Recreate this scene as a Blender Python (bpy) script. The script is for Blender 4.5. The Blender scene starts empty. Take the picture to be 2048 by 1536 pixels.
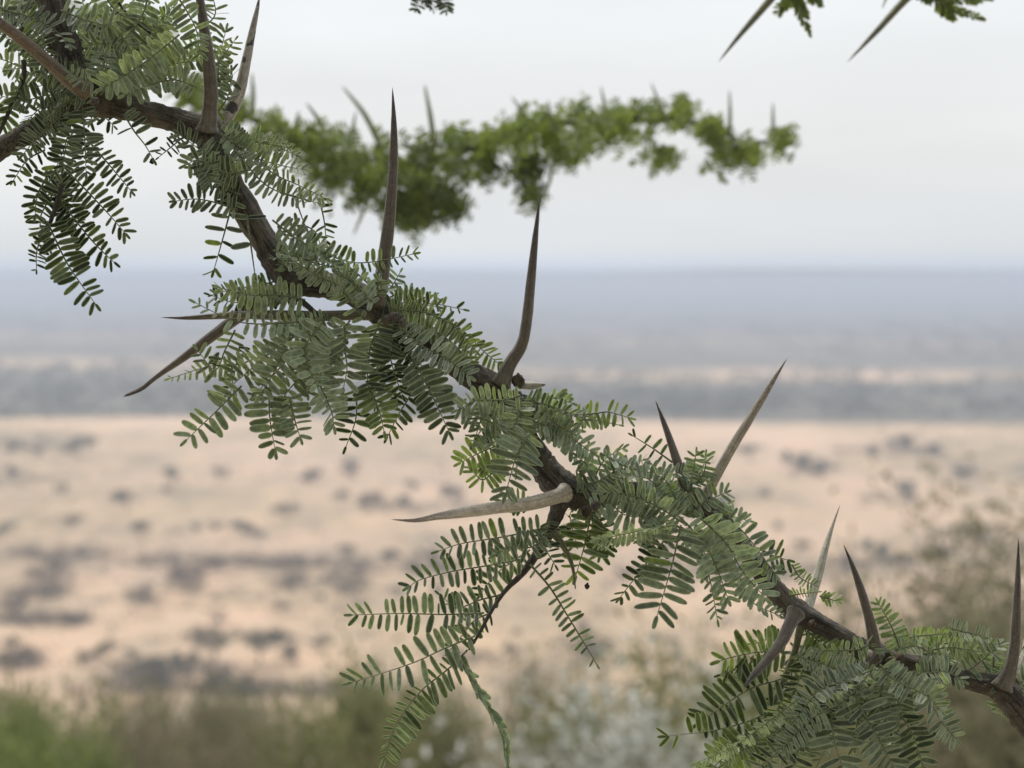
import bpy, math, random
from math import sin, cos, pi, radians, atan, tan, exp
from mathutils import Vector, Matrix, noise as mnoise
import numpy as np

# ------------------------------------------------------------------ camera, sky, sun, exposure
F = 4437.0                      # focal length in photo pixels (photo is 2048 x 1536)
HORIZON_Y = 548.0
PITCH = atan((768 - HORIZON_Y) / F)
H = 80.0                        # height of the viewpoint over the plain
FOCUS = 0.75
scn = bpy.context.scene
col = scn.collection
cam_d = bpy.data.cameras.new('camera'); cam = bpy.data.objects.new('camera', cam_d); col.objects.link(cam)
scn.camera = cam
cam.location = (0, 0, 0); cam.rotation_euler = (pi / 2 - PITCH, 0, 0)
cam_d.sensor_width = 36; cam_d.lens = F / 2048 * 36
cam_d.clip_start = 0.02; cam_d.clip_end = 90000
cam_d.dof.use_dof = True; cam_d.dof.focus_distance = FOCUS; cam_d.dof.aperture_fstop = 16.5
SUN_EL, SUN_AZ = radians(58), radians(-28)      # ahead of the camera, a little left

w = bpy.data.worlds.new('World'); scn.world = w; w.use_nodes = True
nt = w.node_tree; N = nt.nodes; LK = nt.links; N.clear()
out = N.new('ShaderNodeOutputWorld'); bg = N.new('ShaderNodeBackground'); LK.new(bg.outputs[0], out.inputs[0])
sky = N.new('ShaderNodeTexSky'); sky.sky_type = 'NISHITA'; sky.sun_disc = False
sky.sun_elevation = SUN_EL; sky.sun_rotation = SUN_AZ; sky.dust_density = 3.0; sky.altitude = 1500
tc = N.new('ShaderNodeTexCoord'); sp = N.new('ShaderNodeSeparateXYZ'); LK.new(tc.outputs['Generated'], sp.inputs[0])
rp = N.new('ShaderNodeValToRGB'); LK.new(sp.outputs[2], rp.inputs[0])
e = rp.color_ramp.elements
e[0].position = 0.0; e[0].color = (.53, .62, .76, 1)
e[1].position = 1.0; e[1].color = (.90, .93, .96, 1)
for p_, c_ in ((.004, (.68, .755, .86, 1)), (.012, (.78, .815, .85, 1)), (.055, (.86, .865, .86, 1)), (.10, (.88, .895, .895, 1)), (.14, (.86, .895, .91, 1))):
    k = rp.color_ramp.elements.new(p_); k.color = c_
mp = N.new('ShaderNodeMapping'); mp.inputs['Scale'].default_value = (1.5, 1.5, 9)
LK.new(tc.outputs['Generated'], mp.inputs[0])
cn = N.new('ShaderNodeTexNoise'); cn.inputs['Scale'].default_value = 1.6; cn.inputs['Detail'].default_value = 4; LK.new(mp.outputs[0], cn.inputs['Vector'])
cm = N.new('ShaderNodeMapRange'); cm.inputs['To Min'].default_value = 7.7; cm.inputs['To Max'].default_value = 9.2
cm.inputs['From Min'].default_value = .3; cm.inputs['From Max'].default_value = .7
LK.new(cn.outputs[0], cm.inputs[0])
sc_ = N.new('ShaderNodeVectorMath'); sc_.operation = 'SCALE'; LK.new(rp.outputs[0], sc_.inputs[0]); LK.new(cm.outputs[0], sc_.inputs['Scale'])
mx = N.new('ShaderNodeMix'); mx.data_type = 'RGBA'; mx.inputs[0].default_value = .94
LK.new(sky.outputs[0], mx.inputs[6]); LK.new(sc_.outputs[0], mx.inputs[7]); LK.new(mx.outputs[2], bg.inputs[0])
bg.inputs[1].default_value = 0.10

sd = bpy.data.lights.new('sun', 'SUN'); sd.energy = 2.2; sd.angle = radians(12); sd.color = (1, .95, .87)
so = bpy.data.objects.new('sun', sd); col.objects.link(so)
sdir = Vector((sin(SUN_AZ) * cos(SUN_EL), cos(SUN_AZ) * cos(SUN_EL), sin(SUN_EL)))
so.rotation_euler = sdir.to_track_quat('Z', 'Y').to_euler()
so.location = (0, 0, 30)
vs = scn.view_settings; vs.view_transform = 'Standard'; vs.look = 'None'; vs.gamma = 1; vs.exposure = 0.22
cy = scn.cycles; cy.use_denoising = True
try: cy.denoiser = 'OPENIMAGEDENOISE'
except Exception: pass
cy.max_bounces = 6; cy.diffuse_bounces = 3; cy.transmission_bounces = 4; cy.volume_bounces = 1; cy.transparent_max_bounces = 8

# ------------------------------------------------------------------ helpers
R_ = Matrix.Rotation(-PITCH, 3, 'X')
def P(px, py, D):
    """world point at depth D metres seen at photo pixel px, py"""
    return R_ @ Vector(((px - 1024) / F * D, D, -(py - 768) / F * D))
def G(px, py, z=-H):
    d = P(px, py, 1.0); k = z / d.z
    return d * k

class MB:
    def __init__(s): s.v = []; s.f = []; s.m = []; s.at = {}
    def vert(s, p, **a):
        s.v.append((p[0], p[1], p[2])); i = len(s.v) - 1
        for k, x in a.items(): s.at.setdefault(k, {})[i] = x
        return i
    def face(s, ids, m=0): s.f.append(ids); s.m.append(m)
    def build(s, name, mats, parent=None, origin=(0, 0, 0), smooth=True):
        me = bpy.data.meshes.new(name); o = Vector(origin)
        me.from_pydata([(x - o.x, y - o.y, z - o.z) for x, y, z in s.v], [], s.f)
        for m in (mats if isinstance(mats, (list, tuple)) else [mats]): me.materials.append(m)
        me.polygons.foreach_set('material_index', s.m)
        me.polygons.foreach_set('use_smooth', [smooth] * len(s.f))
        for k, d in s.at.items():
            a = me.attributes.new(k, 'FLOAT', 'POINT'); arr = np.zeros(len(s.v), dtype=np.float32)
            arr[list(d.keys())] = list(d.values()); a.data.foreach_set('value', arr)
        me.update()
        ob = bpy.data.objects.new(name, me); col.objects.link(ob)
        if parent is None: ob.location = o
        else: ob.parent = parent
        return ob

def tag(o, label=None, cat=None, group=None, kind=None):
    if label: o['label'] = label
    if cat: o['category'] = cat
    if group: o['group'] = group
    if kind: o['kind'] = kind
    return o
def empty(name, loc):
    o = bpy.data.objects.new(name, None); o.location = loc; o.empty_display_size = .01; col.objects.link(o); return o

def catmull(pts, n):
    """pts: list of tuples (any length); returns resampled list"""
    a = [np.array(p, float) for p in pts]
    if len(a) == 2: return [a[0] + (a[1] - a[0]) * i / n for i in range(n + 1)]
    a = [2 * a[0] - a[1]] + a + [2 * a[-1] - a[-2]]; segs = len(a) - 3; o = []
    for i in range(n + 1):
        u = i / n * segs; k = min(int(u), segs - 1); t = u - k
        p0, p1, p2, p3 = a[k:k + 4]
        o.append(.5 * ((2 * p1) + (-p0 + p2) * t + (2 * p0 - 5 * p1 + 4 * p2 - p3) * t * t + (-p0 + 3 * p1 - 3 * p2 + p3) * t ** 3))
    return o

def tube(mb, pts, sides=8, mat=0, rough=0.0, ridges=0, cap=True, seed=0, **att):
    """pts: (Vector, radius) list"""
    n = len(pts); rings = []; up = None
    for i, (p, r) in enumerate(pts):
        t = (pts[min(i + 1, n - 1)][0] - pts[max(i - 1, 0)][0])
        if t.length < 1e-9: t = Vector((0, 0, 1))
        t.normalize()
        if up is None: up = t.orthogonal().normalized()
        up = (up - t * up.dot(t)).normalized(); b = t.cross(up); ring = []
        for k in range(sides):
            a = 2 * pi * k / sides; rr = r
            if ridges: rr *= 1 + .055 * sin(a * ridges + 1.7 * sin(i * .21 + seed))
            d = up * cos(a) + b * sin(a)
            if rough:
                q = (p + d * r); rr *= 1 + rough * mnoise.noise(q * (.55 / max(r, 1e-4)) + Vector((seed, 0, 0))) + rough * .5 * mnoise.noise(q * (2.2 / max(r, 1e-4)))
            ring.append(mb.vert(p + d * rr, t=i / (n - 1), ca=cos(a), sa=sin(a), **att))
        rings.append(ring)
    for i in range(n - 1):
        for k in range(sides):
            mb.face((rings[i][k], rings[i][(k + 1) % sides], rings[i + 1][(k + 1) % sides], rings[i + 1][k]), mat)
    if cap:
        mb.face(tuple(reversed(rings[0])), mat); mb.face(tuple(rings[-1]), mat)

# ------------------------------------------------------------------ materials
def newmat(name):
    m = bpy.data.materials.new(name); m.use_nodes = True; t = m.node_tree
    return m, t, t.nodes, t.links, t.nodes['Principled BSDF']
def attr(Nn, name):
    a = Nn.new('ShaderNodeAttribute'); a.attribute_name = name; return a.outputs['Fac']
def mixc(t, fac, a, b, blend='MIX'):
    m = t.nodes.new('ShaderNodeMix'); m.data_type = 'RGBA'; m.blend_type = blend
    for s, v in ((m.inputs[0], fac), (m.inputs[6], a), (m.inputs[7], b)):
        if isinstance(v, (int, float)): s.default_value = v
        elif isinstance(v, tuple): s.default_value = v if len(v) == 4 else (*v, 1)
        else: t.links.new(v, s)
    return m.outputs[2]
def noise(t, scale, detail=4, rough=.55, vec=None, stretch=None, coord='Object'):
    n = t.nodes.new('ShaderNodeTexNoise'); n.inputs['Scale'].default_value = scale
    n.inputs['Detail'].default_value = detail; n.inputs['Roughness'].default_value = rough
    if vec is None:
        c = t.nodes.new('ShaderNodeTexCoord'); vec = c.outputs[coord]
    if stretch:
        m = t.nodes.new('ShaderNodeMapping'); m.inputs['Scale'].default_value = stretch; t.links.new(vec, m.inputs[0]); vec = m.outputs[0]
    t.links.new(vec, n.inputs['Vector']); return n.outputs[0]
def ramp(t, fac, stops):
    r = t.nodes.new('ShaderNodeValToRGB'); t.links.new(fac, r.inputs[0]); el = r.color_ramp.elements
    while len(el) > 1: el.remove(el[-1])
    for i, (p, c) in enumerate(stops):
        c = (c, c, c, 1) if isinstance(c, (int, float)) else (*c, 1)
        k = el[0] if i == 0 else el.new(p)
        k.position = p; k.color = c
    return r.outputs[0]
def bump(t, bsdf, h, strength, dist):
    b = t.nodes.new('ShaderNodeBump'); b.inputs['Strength'].default_value = strength; b.inputs['Distance'].default_value = dist
    t.links.new(h, b.inputs['Height']); t.links.new(b.outputs[0], bsdf.inputs['Normal'])

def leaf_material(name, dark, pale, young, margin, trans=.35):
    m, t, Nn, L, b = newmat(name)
    c = mixc(t, attr(Nn, 'var'), dark, pale)  # var carries frond tone: leaf variation plus painted shade and light
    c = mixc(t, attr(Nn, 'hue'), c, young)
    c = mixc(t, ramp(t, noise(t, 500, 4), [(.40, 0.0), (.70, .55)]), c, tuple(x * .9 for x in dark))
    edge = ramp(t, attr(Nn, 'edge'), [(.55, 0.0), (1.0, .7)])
    c = mixc(t, edge, c, margin)  # pale ciliate margin, brightened to paint in a rim of light
    L.new(c, b.inputs['Base Color']); b.inputs['Roughness'].default_value = .55
    b.inputs['Sheen Weight'].default_value = .45; b.inputs['Sheen Roughness'].default_value = .35
    b.inputs['Specular IOR Level'].default_value = .35
    tr = Nn.new('ShaderNodeBsdfTranslucent'); tc_ = mixc(t, 1.0, c, (1.35, 1.5, .75), 'MULTIPLY'); L.new(tc_, tr.inputs[0])
    ms = Nn.new('ShaderNodeMixShader'); ms.inputs[0].default_value = trans
    L.new(b.outputs[0], ms.inputs[1]); L.new(tr.outputs[0], ms.inputs[2]); L.new(ms.outputs[0], Nn['Material Output'].inputs[0])
    return m
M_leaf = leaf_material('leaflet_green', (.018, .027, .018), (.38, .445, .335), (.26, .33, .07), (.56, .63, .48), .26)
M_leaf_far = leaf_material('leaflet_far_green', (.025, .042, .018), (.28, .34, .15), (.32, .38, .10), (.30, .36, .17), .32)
def plain_mat(name, a, b_, scale, rough=.8, bumpd=None, stretch=None):
    m, t, Nn, L, b = newmat(name)
    n = noise(t, scale, 5, .6, stretch=stretch); c = mixc(t, ramp(t, n, [(.35, 0.0), (.65, 1.0)]), a, b_)
    L.new(c, b.inputs['Base Color']); b.inputs['Roughness'].default_value = rough; b.inputs['Specular IOR Level'].default_value = .3
    if bumpd: bump(t, b, n, .6, bumpd)
    return m
M_rachis = plain_mat('rachis', (.10, .115, .055), (.24, .26, .15), 700, .6)
def streak(t, k, along, detail=4):
    Nn, L = t.nodes, t.links; cb = Nn.new('ShaderNodeCombineXYZ'); ml = Nn.new('ShaderNodeMath'); ml.operation = 'MULTIPLY'; ml.inputs[1].default_value = along
    L.new(attr(Nn, 't'), ml.inputs[0]); L.new(attr(Nn, 'ca'), cb.inputs[0]); L.new(attr(Nn, 'sa'), cb.inputs[1]); L.new(ml.outputs[0], cb.inputs[2])
    return noise(t, k, detail, .6, vec=cb.outputs[0])
# bark with fibrous streaks along the stem (uses t = run along the stem)
def bark_mat():
    m, t, Nn, L, b = newmat('bark')
    n1 = noise(t, 260, 5, .65); n2 = streak(t, 5.0, 10); n3 = noise(t, 60, 3)
    c = mixc(t, ramp(t, n1, [(.3, 0.0), (.7, 1.0)]), (.030, .023, .017), (.165, .135, .105))
    c = mixc(t, ramp(t, n3, [(.50, 0.0), (.66, .6)]), c, (.20, .165, .125))
    c = mixc(t, ramp(t, n2, [(.50, 0.0), (.60, .85)]), c, (.020, .012, .009))
    c = mixc(t, ramp(t, noise(t, 1500, 2), [(.60, 0.0), (.68, .6)]), c, (.24, .20, .16))
    L.new(c, b.inputs['Base Color']); b.inputs['Roughness'].default_value = .75
    mxh = t.nodes.new('ShaderNodeMath'); mxh.operation = 'ADD'; L.new(n1, mxh.inputs[0]); L.new(n2, mxh.inputs[1])
    bump(t, b, mxh.outputs[0], 1.0, .0016)
    b.inputs['Sheen Weight'].default_value = .15
    return m
M_bark = bark_mat()
def thorn_mat(name, base, mid, tip, blotch=None):
    m, t, Nn, L, b = newmat(name)
    ta = attr(Nn, 't')
    c = ramp(t, ta, [(0, base), (.25, mid), (.62, mid), (.86, tip), (1, tuple(x * .5 for x in tip))])
    n1 = noise(t, 420, 4, .6); n2 = noise(t, 1700, 2); st = streak(t, 2.6, .9, 5)
    c = mixc(t, ramp(t, st, [(.50, 0.0), (.60, .75)]), c, tuple(x * .35 for x in mid))
    c = mixc(t, ramp(t, st, [(.36, .6), (.43, 0.0)]), c, tuple(min(.8, x * 1.9) for x in mid))
    c = mixc(t, ramp(t, noise(t, 2400, 2), [(.50, 0.0), (.62, .5)]), c, tuple(min(.85, x * 2.2) for x in mid))
    c = mixc(t, ramp(t, n1, [(.42, 0.0), (.68, .65)]), c, tuple(x * .5 for x in mid))
    c = mixc(t, ramp(t, n2, [(.45, 0.0), (.7, .35)]), c, tuple(min(1, x * 1.7) for x in mid))
    if blotch:
        c = mixc(t, ramp(t, noise(t, 190, 2, .4), [(.60, 0.0), (.63, .95)]), c, blotch)
    L.new(c, b.inputs['Base Color']); b.inputs['Roughness'].default_value = .42; b.inputs['Sheen Weight'].default_value = .7
    b.inputs['Sheen Roughness'].default_value = .3
    bump(t, b, st, .8, .0010)
    return m
M_thorn_b = thorn_mat('thorn_brown', (.15, .13, .085), (.135, .108, .082), (.030, .018, .022))
M_thorn_g = thorn_mat('thorn_grey', (.20, .155, .11), (.42, .36, .30), (.16, .12, .10), (.03, .02, .018))
M_thorn_t = thorn_mat('thorn_tan', (.38, .31, .22), (.62, .52, .40), (.16, .085, .075))
M_thorn_p = thorn_mat('thorn_pale', (.30, .30, .20), (.56, .52, .38), (.40, .33, .22))
M_thorn_o = thorn_mat('thorn_olive', (.13, .12, .06), (.15, .15, .07), (.16, .16, .10))
M_thorn_f = thorn_mat('thorn_far', (.22, .26, .10), (.30, .34, .18), (.26, .27, .20))
M_bud = plain_mat('bud', (.045, .032, .020), (.15, .115, .075), 500, .7, .0004)
M_dead = plain_mat('dead_leaf', (.03, .02, .013), (.09, .06, .035), 400, .8)

# ------------------------------------------------------------------ thorny branch kit
rng = random.Random(7)
ST = ((0, .34), (.10, .80), (.30, 1.0), (.72, 1.0), (.90, .74), (.975, .40))
def leaflet(mb, base, d, wv, nv, L, W, var, hue, curl=.0, fold=.10):
    """one oblong leaflet: base point, length dir, width dir, normal"""
    rows = []
    for s, hw in ST:
        c = base + d * (L * s) + nv * (curl * L * s * s)
        hwid = W * .5 * hw
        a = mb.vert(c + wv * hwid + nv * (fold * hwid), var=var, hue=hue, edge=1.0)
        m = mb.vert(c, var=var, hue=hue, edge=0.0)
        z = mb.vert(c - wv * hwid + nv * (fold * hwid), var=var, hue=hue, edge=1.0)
        rows.append((a, m, z))
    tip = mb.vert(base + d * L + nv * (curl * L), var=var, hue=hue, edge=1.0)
    for r0, r1 in zip(rows, rows[1:]):
        mb.face((r0[0], r0[1], r1[1], r1[0])); mb.face((r0[1], r0[2], r1[2], r1[1]))
    mb.face((rows[-1][0], rows[-1][1], tip)); mb.face((rows[-1][1], rows[-1][2], tip))

def frond(mb, pts, L=34, sp=14, tilt=0, z=(8, 8), hue=0., tone=.5, D0=FOCUS, sides='LR', ang=83, LR=None, rach=1.9, skip=.035, wr=.30, fold2=16, tip=.68, r=None, start=.06):
    """one pinna. pts in photo pixels; z = mm toward the camera at start/end; L, sp in px at depth D0"""
    r = r or rng; u = D0 / F
    n = max(6, int(sum(math.dist(a, b) for a, b in zip(pts, pts[1:])) / 9))
    cp = catmull(pts, n); V = []
    for i, c in enumerate(cp):
        f = i / n; V.append(P(c[0], c[1], D0 - (z[0] * (1 - f) + z[1] * f) * .001 + .0012 * sin(f * 5 + pts[0][0])))
    tube(mb, [(v, u * rach * (1.15 - .75 * i / n)) for i, v in enumerate(V)], 5, 1, var=.5, hue=hue, edge=0.)
    cum = [0]
    for a, b in zip(V, V[1:]): cum.append(cum[-1] + (b - a).length)
    tot = cum[-1]; sl = max(sp, 4) * u; s = start * tot; k = 0; i = 0
    LR = LR or (L, L); al = radians(ang); tw0 = r.uniform(-55, 55); skip = skip * r.uniform(.4, 3.5)
    while s < tot:
        while i < n - 1 and cum[i + 1] < s: i += 1
        f = (s - cum[i]) / max(1e-9, cum[i + 1] - cum[i]); p = V[i].lerp(V[i + 1], min(1, f)); t = (V[i + 1] - V[i]).normalized()
        n0 = (-p).normalized(); side = t.cross(n0).normalized(); n0 = side.cross(t).normalized()
        g = s / tot; env = min(1, .68 + 1.6 * g) * (1 if g < .62 else 1 - (1 - tip) * (g - .62) / .38)
        for sg, ch in ((1, 'R'), (-1, 'L')):
            if ch not in sides or r.random() < skip: continue
            ta = radians(tilt + tw0 * (g - .4) + sg * fold2 + r.uniform(-11, 11))
            sd_ = (side * sg) * cos(ta) + n0 * (sin(ta) * sg)
            nn = n0 * cos(ta) * 1.0 - side * (sin(ta))
            a2 = al + radians(r.uniform(-9, 9)) - (radians(34) * max(0, g - .72) / .28)
            d = (sd_ * sin(a2) + t * cos(a2)).normalized()
            wv = nn.cross(d).normalized(); tw = radians(r.uniform(-38, 38))
            wv2 = wv * cos(tw) + nn * sin(tw); nv = d.cross(wv2).normalized()
            Ls = LR[0 if ch == 'R' else 1] * u * env * r.uniform(.82, 1.08) * (r.uniform(.5, .8) if r.random() < .04 else 1)
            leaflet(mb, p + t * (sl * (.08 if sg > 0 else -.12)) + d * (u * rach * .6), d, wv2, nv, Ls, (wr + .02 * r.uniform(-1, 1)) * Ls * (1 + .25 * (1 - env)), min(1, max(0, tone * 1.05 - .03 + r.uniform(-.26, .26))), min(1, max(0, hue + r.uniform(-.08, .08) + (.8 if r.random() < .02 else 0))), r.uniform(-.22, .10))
        s += sl * r.uniform(.9, 1.1); k += 1
    # end leaflet
    t = (V[-1] - V[-2]).normalized(); n0 = (-V[-1]).normalized(); wv = t.cross(n0).normalized()
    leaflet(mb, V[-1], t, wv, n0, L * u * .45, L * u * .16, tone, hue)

def horn(mb, pts, D0=FOCUS, z=(0, 0), sides=14, n=34, ridges=3, seed=0, rough=.05, flare=1.18, sharp=True):
    """thorn. pts = (px, py, half width px)"""
    u = D0 / F; cp = catmull(pts, n); V = []
    for i, c in enumerate(cp):
        f = i / n; rr = max(.35, c[2])
        if f < .10: rr *= 1 + (flare - 1) * (1 - f / .10) ** 2
        if sharp and i == n: rr = .25
        V.append((P(c[0], c[1], D0 - (z[0] * (1 - f) + z[1] * f) * .001), rr * u))
    tube(mb, V, sides, 0, rough, ridges, seed=seed)
def stemtube(mb, pts, D0=FOCUS, n=80, sides=20, seed=0, rough=.10, mat=0, depth=None, ridges=0):
    u = D0 / F; cp = catmull(pts, n)
    tube(mb, [(P(c[0], c[1], D0 - (c[3] * .001 if len(c) > 3 else 0)), max(.5, c[2]) * u) for c in cp], sides, mat, rough, ridges, seed=seed)
def blob(mb, c, r, seed=0, sq=(1, 1, 1), seg=10, rings=7, amp=.25, mat=0):
    ids = []
    for i in range(rings + 1):
        th = pi * i / rings; row = []
        for k in range(seg):
            ph = 2 * pi * k / seg; d = Vector((sin(th) * cos(ph), sin(th) * sin(ph), cos(th)))
            q = 1 + amp * mnoise.noise(d * 1.7 + Vector((seed, seed, 0)))
            row.append(mb.vert(c + Vector((d.x * sq[0], d.y * sq[1], d.z * sq[2])) * (r * q), t=.3))
        ids.append(row)
    for i in range(rings):
        for k in range(seg):
            mb.face((ids[i][k], ids[i][(k + 1) % seg], ids[i + 1][(k + 1) % seg], ids[i + 1][k]), mat)

# ================================================================== 1. THE BRANCH IN FOCUS
base = P(2300, 1800, FOCUS)
BR = empty('acacia_branch', base)
tag(BR, 'sharply focused thorny acacia branch crossing the whole view from upper left to lower right', 'branch', 'thorny acacia branches')
sm = MB()
stemtube(sm, [(20, -260, 34), (60, -130, 33), (98, -10, 31), (120, 60, 29), (150, 130, 29), (180, 190, 36), (235, 212, 27), (320, 232, 24), (375, 250, 26), (412, 268, 31), (440, 325, 27),
              (475, 395, 27), (518, 465, 27), (552, 520, 29), (590, 558, 31), (650, 570, 27), (710, 588, 25), (762, 622, 29), (815, 645, 25), (870, 690, 25), (930, 742, 26), (985, 782, 32),
              (1022, 830, 25), (1060, 888, 24), (1088, 935, 29), (1130, 978, 33), (1190, 992, 25), (1260, 985, 21), (1330, 985, 21), (1395, 1005, 26), (1450, 1055, 20), (1500, 1115, 19), (1550, 1180, 21),
              (1592, 1222, 25), (1645, 1252, 20), (1700, 1284, 19), (1748, 1308, 25), (1800, 1322, 18), (1870, 1338, 18), (1940, 1362, 19), (2000, 1378, 27), (2045, 1422, 34), (2110, 1500, 37), (2200, 1640, 38), (2300, 1800, 40)],
         n=420, sides=24, rough=.13, seed=3, ridges=5)
sm.build('stem', M_bark, BR, base)
def twig(pts, mat=M_bark, n=40, sides=10, rough=.1, name='twig', seed=1):
    m = MB(); stemtube(m, pts, n=n, sides=sides, rough=rough, seed=seed); return m.build(name, mat, BR, base)
twig([(185, 195, 30), (120, 232, 24), (60, 262, 22), (0, 298, 22), (-70, 345, 23), (-160, 420, 24)], n=60, sides=16)
twig([(1125, 990, 22, 4), (1108, 1040, 14, 4), (1084, 1090, 10.5, 4), (1048, 1143, 7, 5), (1012, 1180, 4.6, 6), (984, 1220, 4, 8), (960, 1264, 3.4, 9), (938, 1300, 2.2, 9)], n=60, sides=14)
twig([(1604, 1240, 9), (1590, 1301, 7), (1569, 1357, 7), (1547, 1407, 5)], M_thorn_o)
twig([(130, 345, 5, 4), (118, 395, 5, 4), (104, 435, 4.5, 4), (92, 470, 3, 4)], M_bark)
twig([(47, 120, 5, 8), (47, 156, 5, 8), (31, 194, 4.5, 8), (0, 262, 4, 8), (-20, 300, 4, 8)], M_bark)
twig([(234, 2, 2.2, 20), (255, 28, 2.4, 20), (278, 50, 2.4, 20), (292, 66, 2.2, 20)], M_dead, name='tendril')
twig([(560, 575, 8, 5), (600, 600, 6, 8), (640, 640, 5, 8), (655, 700, 3, 8)], M_bark)
twig([(1105, 1062, 9, 8), (1128, 1095, 6, 9), (1144, 1130, 4, 9), (1151, 1178, 1, 9)], M_thorn_o, name='dry_sheath')

thorns = [
 ('b1', [(172, 182, 17), (145, 166, 14.5), (90, 118, 12.5), (40, 76, 11.5), (0, 46, 10.5), (-60, 5, 9.5), (-130, -45, 5), (-180, -85, 1)], (16, 48), 3),
 ('b', [(415, 262, 20), (420, 225, 15.5), (421, 170, 14), (414, 100, 12.5), (405, 30, 9.5), (394, -40, 6.5), (386, -110, 1)], (8, 18), 3),
 ('g', [(424, 262, 14), (455, 232, 14), (478, 185, 12), (493, 120, 9.5), (504, 65, 7), (514, 20, 4.5), (519, -8, 1)], (-4, -16), 2),
 ('b', [(752, 612, 17), (763, 560, 14.5), (774, 480, 13), (782, 400, 11), (787, 320, 9), (788, 250, 6), (785, 175, .6)], (5, 15), 3),
 ('b', [(1002, 768, 19), (1020, 728, 13.5), (1043, 690, 12), (1053, 645, 11.5), (1061, 570, 9.5), (1070, 480, 6.5), (1080, 388, .6)], (4, 12), 2),
 ('ob', [(752, 628, 13), (704, 630, 11), (620, 632, 11), (540, 630, 10), (470, 630, 8), (420, 633, 6), (370, 636, 3.5), (322, 635, .6)], (2, 10), 2),
 ('b', [(605, 578, 13), (540, 598, 13), (480, 632, 12.5), (430, 668, 11), (370, 713, 8), (310, 756, 5), (282, 778, 4.5), (247, 793, 2.5)], (-2, 6), 2),
 ('t', [(1130, 985, 18), (1112, 993, 14.5), (1061, 1007, 14), (1011, 1013, 13), (967, 1019, 12), (920, 1026, 10), (874, 1033, 7), (830, 1041, 4), (783, 1039, .6)], (10, 30), 2),
 ('b', [(1376, 990, 13), (1358, 935, 10), (1340, 880, 7.5), (1325, 838, 4.5), (1311, 801, .5)], (6, 2), 2),
 ('g2', [(1400, 1010, 14), (1425, 965, 11), (1458, 905, 10), (1495, 845, 8.5), (1535, 780, 6), (1574, 717, .6)], (0, 4), 0),
 ('p', [(1612, 1226, 11), (1624, 1190, 10), (1636, 1150, 10), (1650, 1100, 7), (1664, 1055, 3.5), (1680, 1010, .4)], (-10, -28), 0),
 ('b', [(1750, 1312, 18), (1747, 1280, 13), (1738, 1235, 10.5), (1722, 1180, 8), (1705, 1132, 5), (1687, 1089, .5)], (5, 12), 2),
 ('b', [(2005, 1375, 20), (2020, 1340, 13.5), (2029, 1290, 11), (2033, 1230, 9), (2036, 1150, 5.5), (2037, 1077, .6)], (5, 10), 3),
 ('p', [(2012, 1370, 12), (2044, 1320, 9), (2058, 1270, 7), (2072, 1190, 1)], (-8, -20), 0),
 ('b', [(1592, 1225, 17), (1578, 1252, 13), (1562, 1285, 11), (1533, 1322, 9), (1508, 1350, 6.5), (1487, 1375, 1.5)], (8, 26), 2),
 ('b', [(1748, 1312, 16), (1715, 1350, 13), (1675, 1380, 11), (1640, 1412, 8), (1610, 1445, 2)], (10, 26), 2),
]
MT = dict(b1=thorn_mat('thorn_weathered', (.20, .16, .115), (.17, .125, .09), (.06, .04, .035)), ob=thorn_mat('thorn_olive_brown', (.12, .11, .06), (.16, .13, .085), (.045, .022, .024)), b=M_thorn_b, g=M_thorn_g, t=M_thorn_t, p=M_thorn_p, o=M_thorn_o, g2=thorn_mat('thorn_greytan', (.22, .18, .13), (.44, .37, .29), (.13, .09, .075)))
TL = dict(g='grey thorn with dark blotches', t='tan thorn pointing left', p='pale cream thorn', ob='olive thorn with dark tip pointing left, half hidden by leaflets')
for i, (mk, pts, z, rd) in enumerate(thorns):
    m = MB(); horn(m, pts, z=z, ridges=rd, seed=i * 2.3); o = m.build('thorn', MT[mk], BR, base)
    if mk in TL: o['label'] = TL[mk]
# buds and knots at the nodes
for (x, y, r, zz, s, mm) in ((1036, 762, 13, 4, 1, M_bud), (190, 203, 8, 22, 2, M_bark), (790, 634, 9, 22, 3, M_bark), (806, 645, 8, 22, 4, M_bark), (772, 642, 7, 24, 5, M_bud), (1190, 1012, 9, 18, 6, M_bark), (1172, 1022, 9, 22, 7, M_dead),
                          (1800, 1316, 10, 16, 8, M_bud), (1783, 1322, 9, 18, 9, M_bud), (1625, 1248, 7, 8, 10, M_bud), (296, 68, 4.5, 20, 11, M_dead), (1174, 1172, 5, 10, 12, M_dead), (1030, 790, 10, 16, 13, M_bud), (432, 250, 12, 4, 14, M_thorn_b), (305, 322, 5, 14, 15, M_dead)):
    m = MB(); blob(m, P(x, y, FOCUS - zz * .001), r * FOCUS / F, s, (1, 1, 1.15), amp=.5)
    for q in range(2): blob(m, P(x + rng.uniform(-.8, .8) * r, y + rng.uniform(-.5, .9) * r, FOCUS - zz * .001 - .0008), r * .55 * FOCUS / F, s + q + 20, amp=.5)
    m.build('bud', mm, BR, base)
m = MB(); horn(m, [(1040, 770, 8), (1065, 771, 8), (1092, 769, 2)], z=(2, 6), n=10, sides=10); m.build('thorn', M_thorn_p, BR, base)

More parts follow.
